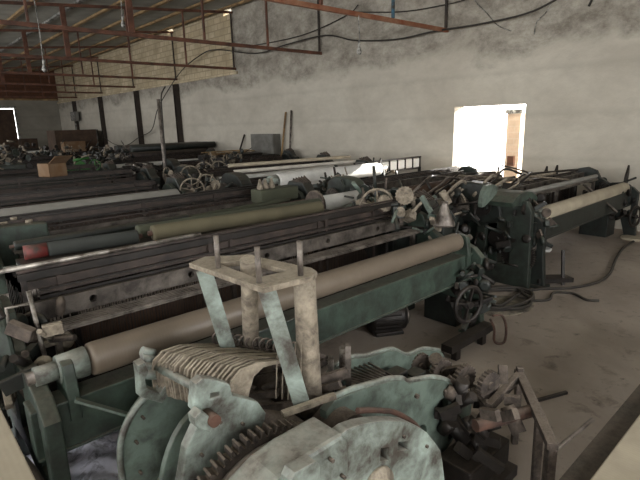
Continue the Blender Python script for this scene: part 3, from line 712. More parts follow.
# right set: two long curved plates with rods, drum and round cover
A = [(1.44, 0.10), (1.42, 0.70), (1.478, 0.735), (1.618, 0.742), (1.70, 0.715), (1.801, 0.70), (1.90, 0.685), (1.96, 0.662), (2.05, 0.60), (2.116, 0.585), (2.20, 0.58), (2.294, 0.548), (2.40, 0.50), (2.44, 0.44), (2.40, 0.30), (2.25, 0.12)]
fg(MB().plate(A, 0.035, [rect(1.52, 1.66, 0.40, 0.62), [(1.72, 0.50), (1.86, 0.46), (1.86, 0.58), (1.74, 0.62)]], 'XZ', 1.58, 0.004), 'side_plate', 'paleg2')
fg(MB().tube(smooth([(x, 1.585, z+0.004) for x, z in A[2:13]], 3), 0.013, 8), 'rim', 'paleg')
B = [(1.16, 0.10), (1.16, 0.78), (1.208, 0.808), (1.307, 0.802), (1.40, 0.785), (1.50, 0.765), (1.567, 0.752), (1.662, 0.715), (1.70, 0.685), (1.756, 0.67), (1.88, 0.635), (1.98, 0.59), (2.063, 0.54), (2.20, 0.45), (2.29, 0.36), (2.28, 0.26), (2.15, 0.20), (1.95, 0.10)]
fg(MB().plate(B, 0.04, [circ(1.98, 0.42, 0.06, 14), circ(1.80, 0.36, 0.05, 14), circ(2.13, 0.36, 0.03, 12)], 'XZ', 1.30, 0.005), 'side_plate', 'paleg2')
fg(MB().tube(smooth([(x, 1.30, z+0.004) for x, z in B[2:13]], 3), 0.015, 8), 'rim', 'paleg')
for i in range(9):
    fg(MB().tube([(1.44+0.035*i, 1.57, 0.715-0.004*i), (1.62+0.02*i, 1.33, 0.665-0.006*i)], 0.006, 6), 'tie_rod', 'steel')
fg(MB().box(1.35, 2.2, 1.33, 1.55, 0.15, 0.48), 'inner_case', 'blackg', bevel=0.02)
dr = MB(); dr.cyl((1.95, 1.32, 0.42), (1.95, 1.56, 0.42), 0.13, n=24); fg(dr, 'cam_drum', 'blackg')
# two vertical bars and bolt at left end of right set
for x, y, z1, mt in ((1.30, 1.50, 0.88, 'steel'), (1.36, 1.46, 0.88, 'bright'), (1.43, 1.42, 0.93, 'steel')):
    fg(MB().bar((x, y, 0.2), (x, y, z1), 0.035, 0.025), 'guide_bar', mt)
fg(MB().cyl((1.50, 1.52, 0.70), (1.50, 1.52, 0.86), 0.022, n=12), 'pin', 'bright')
# round cover C with bosses and windows
C = [(0.90, 0.10), (0.90, 0.86)]+[(0.915+0.0, 0.90), (1.007, 0.912), (1.07, 0.90), (1.131, 0.88), (1.20, 0.852), (1.269, 0.818), (1.33, 0.785), (1.394, 0.735), (1.46, 0.675), (1.513, 0.607), (1.56, 0.54), (1.577, 0.477), (1.60, 0.37), (1.60, 0.10)]
Ch = [[(1.27, 0.69), (1.33, 0.665), (1.33, 0.70), (1.275, 0.725)], [(1.17, 0.70), (1.215, 0.68), (1.22, 0.73), (1.175, 0.75)]]
c0 = fg(MB().plate(C, 0.05, Ch, 'XZ', 1.03, 0.006), 'round_cover', 'paleg')
fg(MB().lathe((1.15, 1.01, 0.60), (0, -1, 0), [(0, 0.085), (0.02, 0.08), (0.03, 0.05), (0.06, 0.045)], 24), 'bearing_boss', 'lint', c0)
fg(MB().tube(smooth([(x, 1.08, z+0.01) for x, z in C[5:13]], 3), 0.012, 6), 'brake_band', 'rust', label='rusty brake band')
# lumpy black linkage mass at right end
for i in range(60):
    a = (rnd.uniform(1.92, 2.2), rnd.uniform(1.02, 1.55), rnd.uniform(0.2, 0.52)); a = (a[0]+0.2*(a[1]-1.05), a[1], a[2]); b = (a[0]+rnd.uniform(-.1, .1), a[1]+rnd.uniform(-.12, .12), a[2]+rnd.uniform(-.1, .12))
    if i % 2: fg(MB().bar(a, b, 0.03, 0.05), 'link_bar', 'dark' if i % 3 else 'lintdark')
    else: fg(MB().cyl(a, b, rnd.uniform(.022, .04), n=10), 'link_pin', 'dark' if i % 3 else 'lintdark')
fg(MB().box(1.9, 2.3, 1.05, 1.25, 0.02, 0.2), 'base_block', 'dark', bevel=0.01)
for i in range(4): fg(MB().gear((2.16+0.03*i, 1.56-0.13*i, 0.50), (0.2, 1, 0), 0.08, 0.03, 20), 'sprocket', 'lintdark')
for x, z in ((1.30, 0.74), (1.45, 0.62)): fg(MB().cyl((x, 1.01, z), (x, 0.995, z), 0.007, n=6), 'bolt', 'lintdark', c0)
for x, z in ((0.74, 0.89), (0.83, 0.84), (0.66, 0.80), (0.72, 0.66)): fg(MB().cyl((x, 1.385, z), (x, 1.365, z), 0.007, n=6), 'bolt', 'lintdark', p3)
for x, z in ((0.60, 0.78), (0.90, 0.87), (0.95, 0.78)): fg(MB().cyl((x, 0.985, z), (x, 0.965, z), 0.007, n=6), 'bolt', 'lintdark', k1)
for x, z in ((0.62, 0.60), (0.66, 0.70), (0.62, 0.45)): fg(MB().cyl((x, 1.91, z), (x, 1.88, z), 0.007, n=6), 'bolt', 'lintdark', p1)
for x, z in ((1.75, 0.60), (2.0, 0.52), (2.15, 0.42)): fg(MB().cyl((x, 1.29, z), (x, 1.265, z), 0.012, n=8), 'bolt', 'lintdark')
for x, y, z in ((1.70, 1.50, 0.66), (1.85, 1.48, 0.62), (2.0, 1.47, 0.56)): fg(MB().cbox((x, y, z-0.05), (0.10, 0.08, 0.10)), 'bearing_block', 'blackg', bevel=0.008)
# lower foot beams
for yy in (1.86, 1.0): fg(MB().box(0.5, 2.3, yy, yy+0.09, 0, 0.06), 'base_rail', 'dark')

# stand on top: plate frame, pins and four legs
S = thing('bolted_stand', 'dusty pale stand with a framed top and three upright pins on the machine', 'stand', (1.06, 1.6, 0.7))
off = Vector((1.06, 1.6, 0.7))
def st(mb, name, mat, bevel=0.0):
    mb.v = [(a-off.x, b-off.y, c-off.z) for a, b, c in mb.v]
    return mb.build(name, mat, S, bevel)
st(MB().plate([(0.92, 1.86), (1.02, 1.905), (1.17, 1.79), (1.23, 1.42), (1.21, 1.365), (1.155, 1.335), (0.945, 1.36)], 0.022, [[(1.005, 1.77), (1.12, 1.70), (1.14, 1.46), (1.00, 1.48)]], 'XY', 1.325, 0.003), 'top_frame', 'lint')
for x, y in ((0.962, 1.69), (0.965, 1.41), (1.125, 1.365)): st(MB().cyl((x, y, 1.34), (x, y, 1.475), 0.011, n=12), 'upright_pin', 'steel')
st(MB().cyl((1.175, 1.39, 0.72), (1.178, 1.408, 1.315), 0.050, 0.044, n=20), 'round_leg', 'lint')
st(MB().cyl((1.16, 1.80, 0.75), (1.07, 1.63, 1.365), 0.038, 0.035, n=18), 'round_leg', 'lint')
st(MB().bar((1.05, 1.76, 0.80), (0.955, 1.80, 1.31), 0.012, 0.065), 'flat_leg', 'paleg')
st(MB().bar((1.085, 1.33, 0.80), (0.99, 1.40, 1.31), 0.012, 0.065), 'flat_leg', 'paleg')
fl = MB()
for i in range(5): fl.bar((1.02+0.015*i, 1.42-0.02*i, 0.84), (1.08+0.014*i, 1.47-0.02*i, 1.05), 0.004, 0.012)
st(fl, 'thin_rod', 'lint')

# arms with U-frame to the right of the machine
off = Vector((2.45, 1.05, 0))
T = thing('take_up_frame', 'rusty U-shaped frame standing on the floor at lower right', 'machine frame', tuple(off))
def tf(mb, name, mat):
    mb.v = [(a-off.x, b-off.y, c) for a, b, c in mb.v]
    return mb.build(name, mat, T, 0.003)
tf(MB().bar((2.57, 1.155, 0.46), (2.04, 0.735, 0.45), 0.05, 0.035), 'cross_bar', 'lintdark')
tf(MB().bar((2.55, 1.14, 0.0), (2.55, 1.14, 0.50), 0.035, 0.035), 'post', 'lintdark')
tf(MB().bar((2.06, 0.75, 0.0), (2.06, 0.75, 0.46), 0.05, 0.04), 'post', 'lintdark')
tf(MB().bar((2.20, 0.86, 0.02), (2.22, 0.875, 0.45), 0.03, 0.04), 'post', 'lintdark')
tf(MB().cyl((1.95, 1.07, 0.44), (2.30, 0.935, 0.43), 0.032, n=16), 'round_arm', 'rust')
tf(MB().bar((2.15, 1.11, 0.43), (2.52, 1.13, 0.46), 0.035, 0.05), 'flat_arm', 'lintdark')
tf(MB().bar((2.36, 1.14, 0.47), (2.40, 1.17, 0.56), 0.05, 0.03), 'lug', 'lintdark')
tf(MB().cyl((2.05, 0.73, 0.43), (2.39, 0.69, 0.45), 0.01, n=8), 'rod', 'steel')

# boards in the two bottom corners
t = thing('long_bench', 'long beige plank bench cut off by the lower right corner', 'bench', (2.3, 0.45, 0))
MB().box(-0.9, 2.2, -0.45, 0.17, 0.44, 0.48).build('lower_board', 'brownsteel', t, 0.004); MB().box(-0.9, 2.2, -0.45, 0.07, 0.48, 0.52).build('top_board', 'cream', t, 0.006)
for x in (-0.7, 2.0):
    for y in (-0.4, 0.1): MB().box(x, x+0.06, y, y+0.05, 0, 0.44).build('leg', 'dark', t)
t = thing('work_table', 'smooth beige board corner cut off by the lower left corner', 'table', (-0.2, 1.6, 0))
MB().box(-0.7, 0.37, -0.6, 0.28, 0.98, 1.01).build('top_board', 'cream', t, 0.004)
for x in (-0.6, 0.1):
    for y in (-0.55, 0.2): MB().box(x, x+0.05, y, y+0.05, 0, 0.98).build('leg', 'dark', t)

# ------------------------------------------------------------------ small things on the floor
def cable(name, lab, pts, r=0.014, mat='rubber', k=6, cat='cable'):
    m = MB(); m.tube(smooth(pts, k), r, 8); return tag(m.build(name, mat), lab, cat)
coil = []
for i in range(44):
    a = 2*math.pi*i/12; rr_ = 0.34+0.05*math.sin(i*1.3); coil.append((4.72+rr_*math.cos(a), 2.34+rr_*0.75*math.sin(a), 0.02+0.006*(i // 12)*2))
coil += [(5.0, 2.30, 0.02), (5.3, 2.2, 0.02), (5.55, 1.98, 0.02), (5.95, 1.84, 0.02), (6.41, 1.85, 0.02), (7.1, 2.0, 0.02), (7.8, 2.12, 0.02), (8.35, 2.14, 0.02)]
cable('power_cable', 'coiled black cable on the floor left of the doorway loom, tail running to it', coil, 0.016, k=3)
cable('power_cable', 'loose black cable end snaking right across the floor', [(4.9, 2.3, 0.015), (4.91, 2.1, 0.015), (5.05, 2.0, 0.015), (5.29, 2.05, 0.015), (5.4, 1.9, 0.015), (5.3, 1.72, 0.015), (5.36, 1.62, 0.015)], 0.014)
o = MB().plate(sm2([(4.2, 2.45), (4.3, 2.15), (4.6, 2.02), (4.9, 2.1), (4.85, 2.4), (4.55, 2.6)], 4), 0.008, (), 'XY', 0.006).build('cement_patch', 'concretepad'); tag(o, 'pale cement patch on the floor under the cable coil', 'patch')
t = thing('steel_bobbin', 'pale bobbin on a dark bar lying on the floor behind the machine', 'bobbin', (2.98, 2.02, 0))
MB().bar((-0.16, -0.02, 0.03), (0.2, 0.06, 0.03), 0.05, 0.04).build('bar', 'dark', t); MB().cyl((0.0, -0.02, 0.05), (0.02, 0.04, 0.12), 0.045, n=16).build('spool', 'lint', t)
tag(MB().bar((3.05, 1.25, 0.012), (3.32, 1.14, 0.012), 0.02, 0.02).build('steel_rod', 'dark'), 'short dark rod lying on the open floor right of the take-up frame', 'rod')
m = MB(); m.tube(smooth([(3.62, 1.90, 0.25), (3.66, 1.88, 0.16), (3.68, 1.88, 0.03), (3.75, 1.83, 0.02), (3.77, 1.83, 0.15), (3.74, 1.86, 0.26), (3.66, 1.90, 0.27)], 4), 0.011, 6)
tag(m.build('wire_loop', 'rust'), 'bent rusty wire loop standing at the foot of the nearest loom', 'wire loop')
m = MB(); m.box(3.1, 3.75, 1.93, 2.03, 0.10, 0.16); m.box(3.2, 3.26, 1.95, 2.0, 0, 0.1); m.box(3.6, 3.66, 1.95, 2.0, 0, 0.1)
tag(m.build('foot_treadle', 'dark'), 'dark dusty foot treadle under the hand wheel of the nearest loom', 'treadle')
# crumpled bluish sheet under nearest loom
m = MB(); nx, ny = 46, 50; vs = []; rs = random.Random(3)
for top_ in (1, 0):
    rs = random.Random(3)
    for j in range(ny+1):
        for i in range(nx+1):
            x = -0.1+1.65*i/nx; y = 2.36+1.55*j/ny; z = 0.015+0.03*rs.random()+0.02*math.sin(x*23+y*9)*math.sin(y*17)+0.02
            e = 0.05*math.sin(i*0.9)+0.04*math.sin(i*0.37)
            vs.append((x, y+(e if j in (0, ny) else 0), z if top_ else max(z-0.006, 0.001)))
W_ = nx+1; NB = len(vs)//2
fs = [(j*W_+i, j*W_+i+1, (j+1)*W_+i+1, (j+1)*W_+i) for j in range(ny) for i in range(nx)]
fs += [tuple(NB+q for q in reversed(f)) for f in fs]
m.add(vs, fs, True); tag(m.build('plastic_sheet', 'sheet'), 'crumpled bluish-white plastic sheet on the floor under the nearest loom', 'plastic sheet')
# flat pale patches painted as bright light spots on the floor near the doorway loom
for k, (x, y, s, lab) in enumerate([(5.05, 3.05, 0.16, 'white paper scrap on the floor left of the doorway loom frame'), (8.55, 2.2, 0.22, 'pale crumpled sack on the floor at the right edge by the wall'), (7.0, 2.9, 0.12, 'small white scrap under the doorway loom')]):
    pts = [(x+s*math.cos(a)*rnd.uniform(.6, 1), y+s*math.sin(a)*rnd.uniform(.6, 1)) for a in [i*0.7 for i in range(9)]]
    m = MB().plate(sm2(pts, 2), 0.04, (), 'XY', 0.021, 0.01); tag(m.build('paper_scrap' if k != 1 else 'crumpled_sack', 'cream' if k == 1 else 'whitecloth'), lab, 'scrap' if k != 1 else 'sack')
# tension handle stick at left
t = thing('shift_lever', 'bright steel lever rod standing at the left end of the nearest loom', 'lever', (0.46, 2.52, 0.70))
MB().cyl((0.0, 0, 0.0), (-0.02, 0.05, 0.46), 0.011, n=10).build('rod', 'bright', t); MB().tube([(-0.01, 0.05, 0.40), (-0.12, 0.06, 0.40), (-0.12, 0.07, 0.26)], 0.009, 6).build('loop_handle', 'bright', t)
# diagonal arm in front of beam
tag(MB().bar((0.46, 2.10, 0.78), (0.86, 1.98, 0.50), 0.03, 0.012).build('brake_arm', 'paleg2'), 'flat green arm sloping down in front of the green beam at left', 'arm')
# big belt wheel bottom left
t = thing('belt_wheel', 'dark spoked belt wheel under the left end of the nearest loom', 'wheel', (0.22, 1.98, 0))
m = MB(); spoked(m, (0, 0, 0.36), (1, 0.15, 0), 0.30, 0.028, 6); m.cyl((-0.06, 0, 0.36), (0.14, 0.02, 0.36), 0.03, n=12); m.build('wheel', 'dark', t)
MB().box(-0.05, 0.05, -0.06, 0.06, 0, 0.34).build('bracket', 'teal', t)

# ------------------------------------------------------------------ tangle heads on the looms
def jumble(root, c, size, n, mats, seed, rings=0, top=0):
    """drive head of a loom (or a free-standing thing): pedestal casting carrying rods, brackets and pulleys"""
    r = random.Random(seed); sx, sy, sz = size; z = c[2]; lx, ly = c[0]-root.location.x, c[1]-root.location.y
    pd = MB().box(lx-sx*0.7, lx+sx*0.7, ly-sy*0.7, ly+sy*0.7, 0, z+0.05).build('drive_head', mats[0], root, 0.01)
    for k in range(n):
        mt = mats[k % len(mats)]
        a = Vector((lx+r.uniform(-sx, sx), ly+r.uniform(-sy, sy), z+r.uniform(0, sz)*(0.4+0.6*r.random()))); q = r.random()
        if q < 0.4:
            d = Vector((r.uniform(-1, 1), r.uniform(-1, 1), r.uniform(-.6, .9))).normalized()*r.uniform(.1, .3); MB().cyl(a, a+d, r.uniform(.008, .022), n=8).build('link_rod', mt, pd)
        elif q < 0.72: MB().cbox(a, (r.uniform(.03, .12), r.uniform(.03, .12), r.uniform(.02, .12)), (r.uniform(0, .6), r.uniform(0, .6), r.uniform(0, 3))).build('bracket', mt, pd, 0.004)
        elif q < 0.88: MB().lathe(a, (r.uniform(-1, 1), r.uniform(-1, 1), r.uniform(-.3, .3)), [(0, .045), (.015, .06), (.03, .06), (.045, .03)], 14).build('pulley', mt, pd)
        else: MB().gear(a, (r.uniform(-1, 1), r.uniform(-1, 1), r.uniform(-.3, .3)), r.uniform(.05, .09), .02, 18).build('gear', mt, pd)
    for i in range(rings):
        m = MB(); spoked(m, (lx+r.uniform(-sx, sx), ly+r.uniform(-sy, sy), z+sz*0.55), (r.uniform(-1, 1), 1, 0), r.uniform(.12, .18), 0.012, 5); m.build('spoked_wheel', 'lint', pd)
jumble(LA, (3.72, 3.12, 0.95), (0.26, 0.34, 0.30), 84, ['blackg', 'lint', 'paleg2', 'lintdark'], 1, 1)
jumble(LA, (3.88, 2.50, 0.5), (0.16, 0.26, 0.42), 46, ['blackg', 'dark', 'lint', 'blackg'], 11, 0)
def scatter(root, x, y, z, n, mats, seed):
    r = random.Random(seed); lx, ly = root.location.x, root.location.y
    for k in range(n):
        a = Vector((r.uniform(*x)-lx, r.uniform(*y)-ly, r.uniform(*z))); mt = mats[k % len(mats)]; d = Vector((r.uniform(-1, 1), r.uniform(-1, 1), r.uniform(-1, .8))).normalized()*r.uniform(.08, .26)
        if k % 3 == 0: MB().cyl(a, a+d, r.uniform(.01, .02), n=8).build('link_rod', mt, root)
        elif k % 3 == 1: MB().bar(a, a+d*0.7, r.uniform(.02, .05), r.uniform(.03, .08)).build('bracket', mt, root, 0.004)
        else: MB().lathe(a, (r.uniform(-1, 1), r.uniform(-1, 1), r.uniform(-.3, .3)), [(0, .04), (.015, .055), (.03, .055), (.045, .03)], 14).build('pulley', mt, root)
scatter(LA, (3.45, 3.95), (2.0, 2.3), (0.25, 0.68), 42, ['blackg', 'dark', 'green', 'dark'], 21)
scatter(LA, (3.55, 4.1), (2.5, 3.0), (0.85, 1.12), 36, ['blackg', 'lint', 'dark', 'paleg2'], 22)
scatter(LA, (0.2, 0.6), (2.3, 2.9), (0.7, 1.0), 36, ['lintdark', 'lint', 'dark', 'blackg'], 23)
scatter(LB, (5.2, 5.75), (2.15, 2.6), (0.5, 1.02), 30, ['blackg', 'dark', 'green', 'lintdark'], 24)
scatter(LB, (5.0, 5.35), (2.45, 3.1), (0.15, 0.95), 36, ['blackg', 'dark', 'blackg', 'dark'], 25)
scatter(LB, (8.2, 8.85), (2.25, 2.8), (0.3, 0.85), 34, ['blackg', 'dark', 'dark'], 26)
jumble(LB, (5.05, 3.35, 0.75), (0.24, 0.28, 0.32), 40, ['blackg', 'dark', 'lint'], 2, 0)
jumble(LD, (5.0, 5.2, 0.85), (0.24, 0.26, 0.32), 60, ['blackg', 'dark', 'green', 'lint'], 3, 1)
jumble(LD, (4.75, 4.5, 0.75), (0.24, 0.24, 0.34), 60, ['blackg', 'dark', 'lint', 'green'], 4, 0)
jumble(LF, (7.35, 6.3, 0.8), (0.22, 0.3, 0.3), 30, ['blackg', 'dark', 'lint'], 5, 0)
jumble(LE, (3.55, 6.6, 0.85), (0.28, 0.3, 0.3), 44, ['blackg', 'lint', 'lintdark'], 6, 2)
jumble(src2, (4.55, 8.7, 0.75), (0.4, 0.4, 0.45), 60, ['blackg', 'lint', 'dark'], 7, 3)
jumble(LB, (5.55, 3.0, 0.86), (0.25, 0.3, 0.22), 34, ['teal', 'dark', 'blackg'], 8, 0)
jumble(LB, (8.6, 2.75, 0.45), (0.25, 0.3, 0.42), 34, ['blackg', 'dark', 'dark'], 9, 0)
jumble(LA, (0.12, 2.72, 0.6), (0.2, 0.3, 0.2), 44, ['blackg', 'lintdark', 'lint'], 10, 0)
# pale crown guard at head of nearest loom
t = thing('mesh_guard', 'dusty half-round mesh guard behind the right end of the nearest loom', 'guard', (4.25, 3.55, 0))
m = MB(); m.lathe((0, 0, 0.80), (0.2, -0.1, 1), [(0, .24), (.04, .22), (.16, .12), (.24, .05), (.26, .02)], 24); m.build('dome', 'lintdark', t); MB().box(-0.1, 0.1, -0.1, 0.1, 0, 0.85).build('stand', 'dark', t)
# green casting with window at the left end of doorway loom
MB().plate([(0.12, 0), (0.80, 0), (0.78, 0.5), (0.80, 0.98), (0.2, 1.0), (0.14, 0.9)], 0.08, [[(0.36, 0.24), (0.66, 0.22), (0.68, 0.72), (0.38, 0.74)]], 'YZ', -0.08, 0.008).build('end_frame', 'green', LB)
MB().plate(sm2([(-0.30, 0.95), (0.25, 0.95), (0.22, 1.04), (0.0, 1.10), (-0.26, 1.06)], 2), 0.34, (), 'XZ', 0.42, 0.02).build('top_cover', 'teal', LB)
MB().cyl((-0.06, 0.52, 0.46), (0.1, 0.52, 0.46), 0.09, n=16).build('clutch_drum', 'dark', LB)
MB().bar((0.05, 0.12, 0.08), (0.42, -0.12, 0.06), 0.16, 0.05).build('foot', 'dark', LB); MB().bar((0.3, -0.1, 0.0), (0.35, -0.05, 0.4), 0.03, 0.03).build('treadle_rod', 'dark', LB)
# hoses and curved rods over the doorway loom
for k in range(18):
    r = random.Random(40+k); x0 = r.uniform(4.7, 5.9); y0 = r.uniform(2.8, 3.7); z0 = r.uniform(1.0, 1.1)
    pts = [(x0, y0, z0), (x0+0.3, y0-0.05, z0+r.uniform(.05, .22)), (x0+0.7, y0+r.uniform(-.1, .15), z0+r.uniform(0, .2)), (x0+1.2+r.uniform(0, .4), y0+r.uniform(-.2, .2), z0+r.uniform(-.02, .08))]
    tag(MB().tube(smooth(pts, 5), r.choice([.012, .016, .02]), 6).build('bent_tube', r.choice(['lint', 'dark', 'lintdark', 'steel'])), 'thin bent tube in the tangle on top of the looms by the doorway', 'tube', 'bent tubes heaped by the doorway')
roll('steel_tube', 'grey steel tube lying on the doorway loom above the cream roller', (6.0, 2.78, 0.98), (8.3, 2.74, 0.98), 0.03, 'greycloth', 'steel')
tag(MB().bar((7.3, 2.55, 0.96), (7.75, 2.25, 0.55), 0.07, 0.02).build('strap_bar', 'steel'), 'grey flat bar leaning across the cream roller', 'bar')
for k, (x, y, z, h, lab) in enumerate([(8.55, 2.4, 0.86, 0.28, 'pointed black fin at the right end of the cream roller'), (7.5, 3.2, 0.95, 0.22, 'left of two black fins on the doorway loom'), (7.75, 3.15, 0.95, 0.22, 'right of two black fins on the doorway loom'), (6.9, 6.0, 0.98, 0.26, 'thin dark fin at the right end of the bright white roller')]):
    tag(MB().plate([(-0.06, 0), (0.07, 0), (0.09, h*0.6), (0.07, h), (0.03, h*0.75), (-0.03, h*0.45)], 0.03, (), 'XZ', 0.0, 0.004).build('fin_plate', 'dark', None, 0, (x, y, z)), lab, 'fin')
# white slotted rack (bright slots) beyond
t = thing('slotted_rack', 'dark rack with bright white panels left of the doorway', 'rack', (6.9, 6.6, 0))
m = MB(); m.box(0, 2.1, -0.03, 0.03, 1.1, 1.13); m.box(0, 2.1, -0.03, 0.03, 0.86, 0.89)
for i in range(9): m.box(0.26*i, 0.26*i+0.02, -0.02, 0.02, 0.86, 1.12)
for x in (0.0, 2.06): m.box(x, x+0.04, -0.03, 0.03, 0, 0.9)
m.build('rail_frame', 'dark', t)
for i in range(8): MB().box(0.03+0.26*i, 0.25+0.26*i, 0.0, 0.01, 0.90, 1.08).build('panel', 'whitecloth', t)
# pale fittings
tag(MB().plate(sm2([(0, 0), (0.1, 0.02), (0.3, 0.12), (0.28, 0.2), (0.08, 0.22), (0, 0.1)], 2), 0.05, (), 'XZ', 0, 0.008).build('spare_casting', 'paleg2', None, 0, (4.6, 2.6, 1.0)), 'small grey-green casting lying on the dark drive head', 'casting')

# ------------------------------------------------------------------ back clutter
def carton(lab, loc, s, mat, flaps=True, rz=0):
    t = thing('cardboard_carton', lab, 'box', loc, rz); a, b, c = s
    m = MB(); w = 0.012
    m.box(0, a, 0, w, 0, c); m.box(0, a, b-w, b, 0, c); m.box(0, w, 0, b, 0, c); m.box(a-w, a, 0, b, 0, c); m.box(0, a, 0, b, 0, w); m.build('walls', mat, t)
    if flaps:
        f = MB(); f.bar((a/2, 0, c), (a/2, -0.2, c+0.12), a*0.98, 0.01); f.build('flap', mat, t)
    return t
carton('big dark brown carton at the back left of the hall', (5.6, 21.9, 0.95), (1.6, 1.2, 0.95), 'cardd', False)
carton('tan carton below the big dark brown carton', (5.7, 21.2, 0.95), (0.8, 0.5, 0.5), 'card', False)
carton('small tan carton on a loom at the back left', (2.12, 8.95, 1.15), (0.32, 0.3, 0.22), 'card', True, R(20))
carton('brown carton in front of the far brown gate', (6.2, 31.0, 0.0), (0.8, 0.8, 1.5), 'cardd', False)
tag(MB().box(5.3, 8.2, 21.15, 23.2, 0, 0.94).build('storage_crate', 'dark'), 'dark crate under the brown cartons at the back', 'crate')
t = thing('knitting_machine', 'bright green small machine among the back clutter', 'machine', (3.3, 12.25, 0))
MB().plate(sm2([(0, 0.98), (0.5, 0.98), (0.5, 1.05), (0.4, 1.10), (0.28, 1.2), (0.14, 1.12), (0.0, 1.06)], 2), 0.12, (), 'XZ', 0, 0.01).build('body', 'brightgreen', t)
MB().cyl((0.1, -0.12, 1.22), (0.45, -0.1, 1.26), 0.03, n=12).build('spindle', 'brightgreen', t); MB().cyl((0.16, 0.02, 1.05), (0.16, -0.02, 1.3), 0.02, n=10).build('stem', 'lint', t)
for x in (0.05, 0.42): MB().box(x, x+0.05, -0.05, 0.05, 0, 0.99).build('leg', 'blackg', t)
m = MB(); spoked(m, (0.6, 0.0, 1.08), (0.5, 1, 0), 0.12, 0.012); m.build('wheel', 'brightgreen', t)

# pipe stack by the wall
pn = 0
for row in range(3):
    for k in range(6-row):
        pn += 1; y = 15.4+0.26*k+0.13*row; x = 6.0+rnd.uniform(-.3, .3)
        tag(MB().cyl((x, y, 0.84+row*0.21), (x+3.0, y+rnd.uniform(-.03, .03), 0.84+row*0.21), 0.11, n=16).build('stacked_pipe', rnd.choice(['dark', 'blackg', 'brownsteel'])), 'fat dark pipe in the stack along the wall left of the yellow planks', 'pipe', 'dark pipes stacked by the wall posts')
t = thing('pipe_trestle', 'dark trestle under the stacked pipes by the wall', 'trestle', (7.5, 16.0, 0))
MB().box(-1.4, -1.3, -0.75, 0.9, 0, 0.72).build('support', 'dark', t); MB().box(1.2, 1.3, -0.75, 0.9, 0, 0.72).build('support', 'dark', t)
# bright short rods stacked end-on
for row in range(4):
    for k in range(7-row):
        tag(MB().cyl((4.2+0.13*k+0.06*row, 11.0, 0.92+0.055*row), (4.2+0.13*k+0.06*row, 11.6, 0.92+0.055*row), 0.03, n=10).build('metal_rod', 'bright' if (row+k) % 2 else 'dark'), 'short metal rod in the pale stack behind the pale grey roller', 'rod', 'pale rods stacked end-on')
tag(MB().box(4.12, 5.3, 10.95, 11.65, 0, 0.885).build('rod_crate', 'dark'), 'dark crate carrying the stack of short pale rods', 'crate')
# timber
tag(MB().box(7.1, 8.75, 12.2, 13.15, 0, 1.08).build('storage_crate', 'dark'), 'dark crate under the loose yellowish planks near the wall', 'crate')
for k, (a, b) in enumerate([((7.2, 12.4, 1.10), (8.6, 12.9, 1.10)), ((7.3, 12.3, 1.135), (8.7, 12.6, 1.135)), ((7.0, 12.7, 1.17), (8.5, 12.6, 1.17)), ((7.4, 13.0, 1.10), (8.9, 13.1, 1.10))]):
    tag(MB().bar(a, b, 0.12, 0.03).build('timber_plank', 'woodd'), 'yellowish plank lying loosely on a loom near the wall', 'plank', 'yellowish planks on the rear loom')
for i, (x, y, z, r, lab) in enumerate([(4.95, 8.95, 1.0, 0.19, 'light spoked wheel standing in the tangle, nearest the khaki-green box'), (4.62, 9.2, 0.98, 0.17, 'light spoked wheel standing in the tangle, left one'), (5.5, 9.3, 1.0, 0.16, 'light spoked wheel standing in the tangle, farthest one')]):
    t = thing('spoked_wheel', lab, 'wheel', (x, y, 0)); m = MB(); spoked(m, (0, 0, z), (0.6, 1, 0), r, 0.014, 5); m.build('rim', 'lint', t); MB().cyl((0, 0, 0.0), (0, 0, z), 0.03, n=10).build('stem', 'dark', t)
for k, (x, y, z, sx, sy, sz, n, mats, root) in enumerate([
    (0.9, 12.2, 1.1, .5, .5, .6, 56, ['dark', 'lint', 'green'], FR[0]),
    (2.2, 12.6, 1.15, .4, .4, .6, 56, ['green', 'lint', 'dark'], FR[1]),
    (4.2, 12.6, 1.0, .3, .4, .5, 50, ['dark', 'lint', 'blackg'], FR[1]),
    (3.9, 16.8, 1.1, .7, .6, .5, 50, ['dark', 'lint', 'blackg'], FR[2]),
    (5.1, 14.2, 1.0, .5, .5, .5, 60, ['dark', 'bright', 'blackg'], FR[6]),
    (5.3, 17.8, 1.0, .7, .6, .4, 40, ['dark', 'blackg', 'lint'], FR[3]),
    (6.9, 10.9, 0.8, .5, .5, .4, 50, ['blackg', 'lint', 'dark'], FR[5]),
    (6.0, 9.9, 0.9, .5, .4, .45, 60, ['blackg', 'dark', 'lint'], FR[5]),
    (4.3, 24.2, 0.9, .6, .6, .6, 40, ['dark', 'cardd', 'lintdark'], FR[4]),
    (7.9, 27.9, 0.5, .7, .7, .6, 40, ['dark', 'dark', 'lintdark'], FR[8])]):
    jumble(root, (x, y, z), (sx, sy, sz), n, mats, 60+k, 1 if k in (0, 1, 4, 7) else 0)

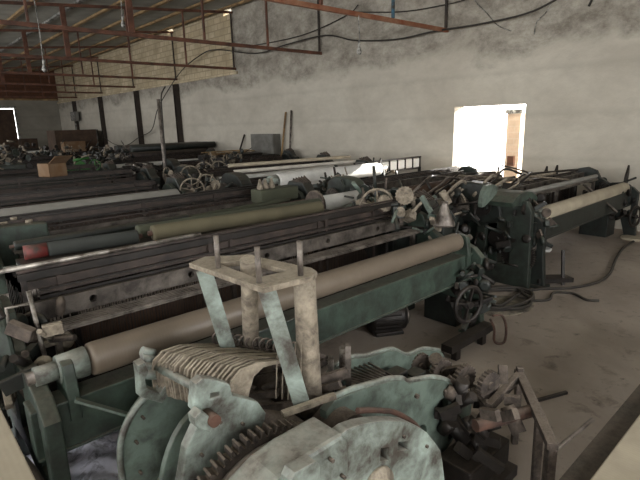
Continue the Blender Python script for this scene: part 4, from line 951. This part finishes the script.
# ------------------------------------------------------------------ light
w = bpy.data.worlds.new('sky'); scn.world = w; w.use_nodes = True; nt = w.node_tree
bg = nt.nodes['Background']; bg.inputs['Color'].default_value = (1.0, 0.99, 0.97, 1); bg.inputs['Strength'].default_value = 5.0
def area(name, loc, rot, sx, sy, power=0, portal=False, col=(1, 1, 1), spread=180):
    l = bpy.data.lights.new(name, 'AREA'); l.shape = 'RECTANGLE'; l.size = sx; l.size_y = sy; l.energy = power; l.color = col
    l.spread = R(spread)
    if portal: l.cycles.is_portal = True
    o = bpy.data.objects.new(name, l); COL.objects.link(o); o.location = loc; o.rotation_euler = rot; return o
area('door_portal', (XW+0.37, 5.155, 1.08), (0, R(90), 0), 2.12, 1.5, portal=True)
for a, b in lw: area('window_daylight', (XL-0.31, (a+b)/2, 2.25), (0, R(-90), 0), 2.05, b-a-0.05, portal=True)
for a, b in bw: area('window_daylight', ((a+b)/2, YB-0.31, 2.25), (R(90), 0, 0), b-a-0.05, 2.05, portal=True)
s = bpy.data.lights.new('sun', 'SUN'); s.energy = 12; s.angle = R(0.6); s.color = (1, 0.95, 0.86)
so = bpy.data.objects.new('sun', s); COL.objects.link(so)
so.rotation_euler = Vector((-0.93, 0.16, -0.30)).to_track_quat('-Z', 'Y').to_euler()
so.location = (14, 5, 6)

# ------------------------------------------------------------------ camera
PITCH, YAW, ROLL, F = R(13.5), R(48), R(1.6), 487.0
f = Vector((math.cos(YAW)*math.cos(PITCH), math.sin(YAW)*math.cos(PITCH), -math.sin(PITCH)))
rt = Vector((math.sin(YAW), -math.cos(YAW), 0)); up = rt.cross(f)
rt2 = rt*math.cos(ROLL)-up*math.sin(ROLL); up2 = up*math.cos(ROLL)+rt*math.sin(ROLL)
cam = bpy.data.cameras.new('camera'); co = bpy.data.objects.new('camera', cam); COL.objects.link(co)
mx = Matrix((rt2, up2, -f)).transposed().to_4x4(); mx.translation = (0, 0, 1.9); co.matrix_world = mx
cam.sensor_width = 36; cam.lens = 36*F/640; cam.clip_start = 0.05; cam.clip_end = 200
scn.camera = co
scn.view_settings.view_transform = 'Standard'; scn.view_settings.look = 'None'; scn.view_settings.gamma = 1
scn.view_settings.use_curve_mapping = False; scn.view_settings.exposure = 1.5
scn.cycles.use_denoising = True; scn.cycles.max_bounces = 8; scn.cycles.diffuse_bounces = 5
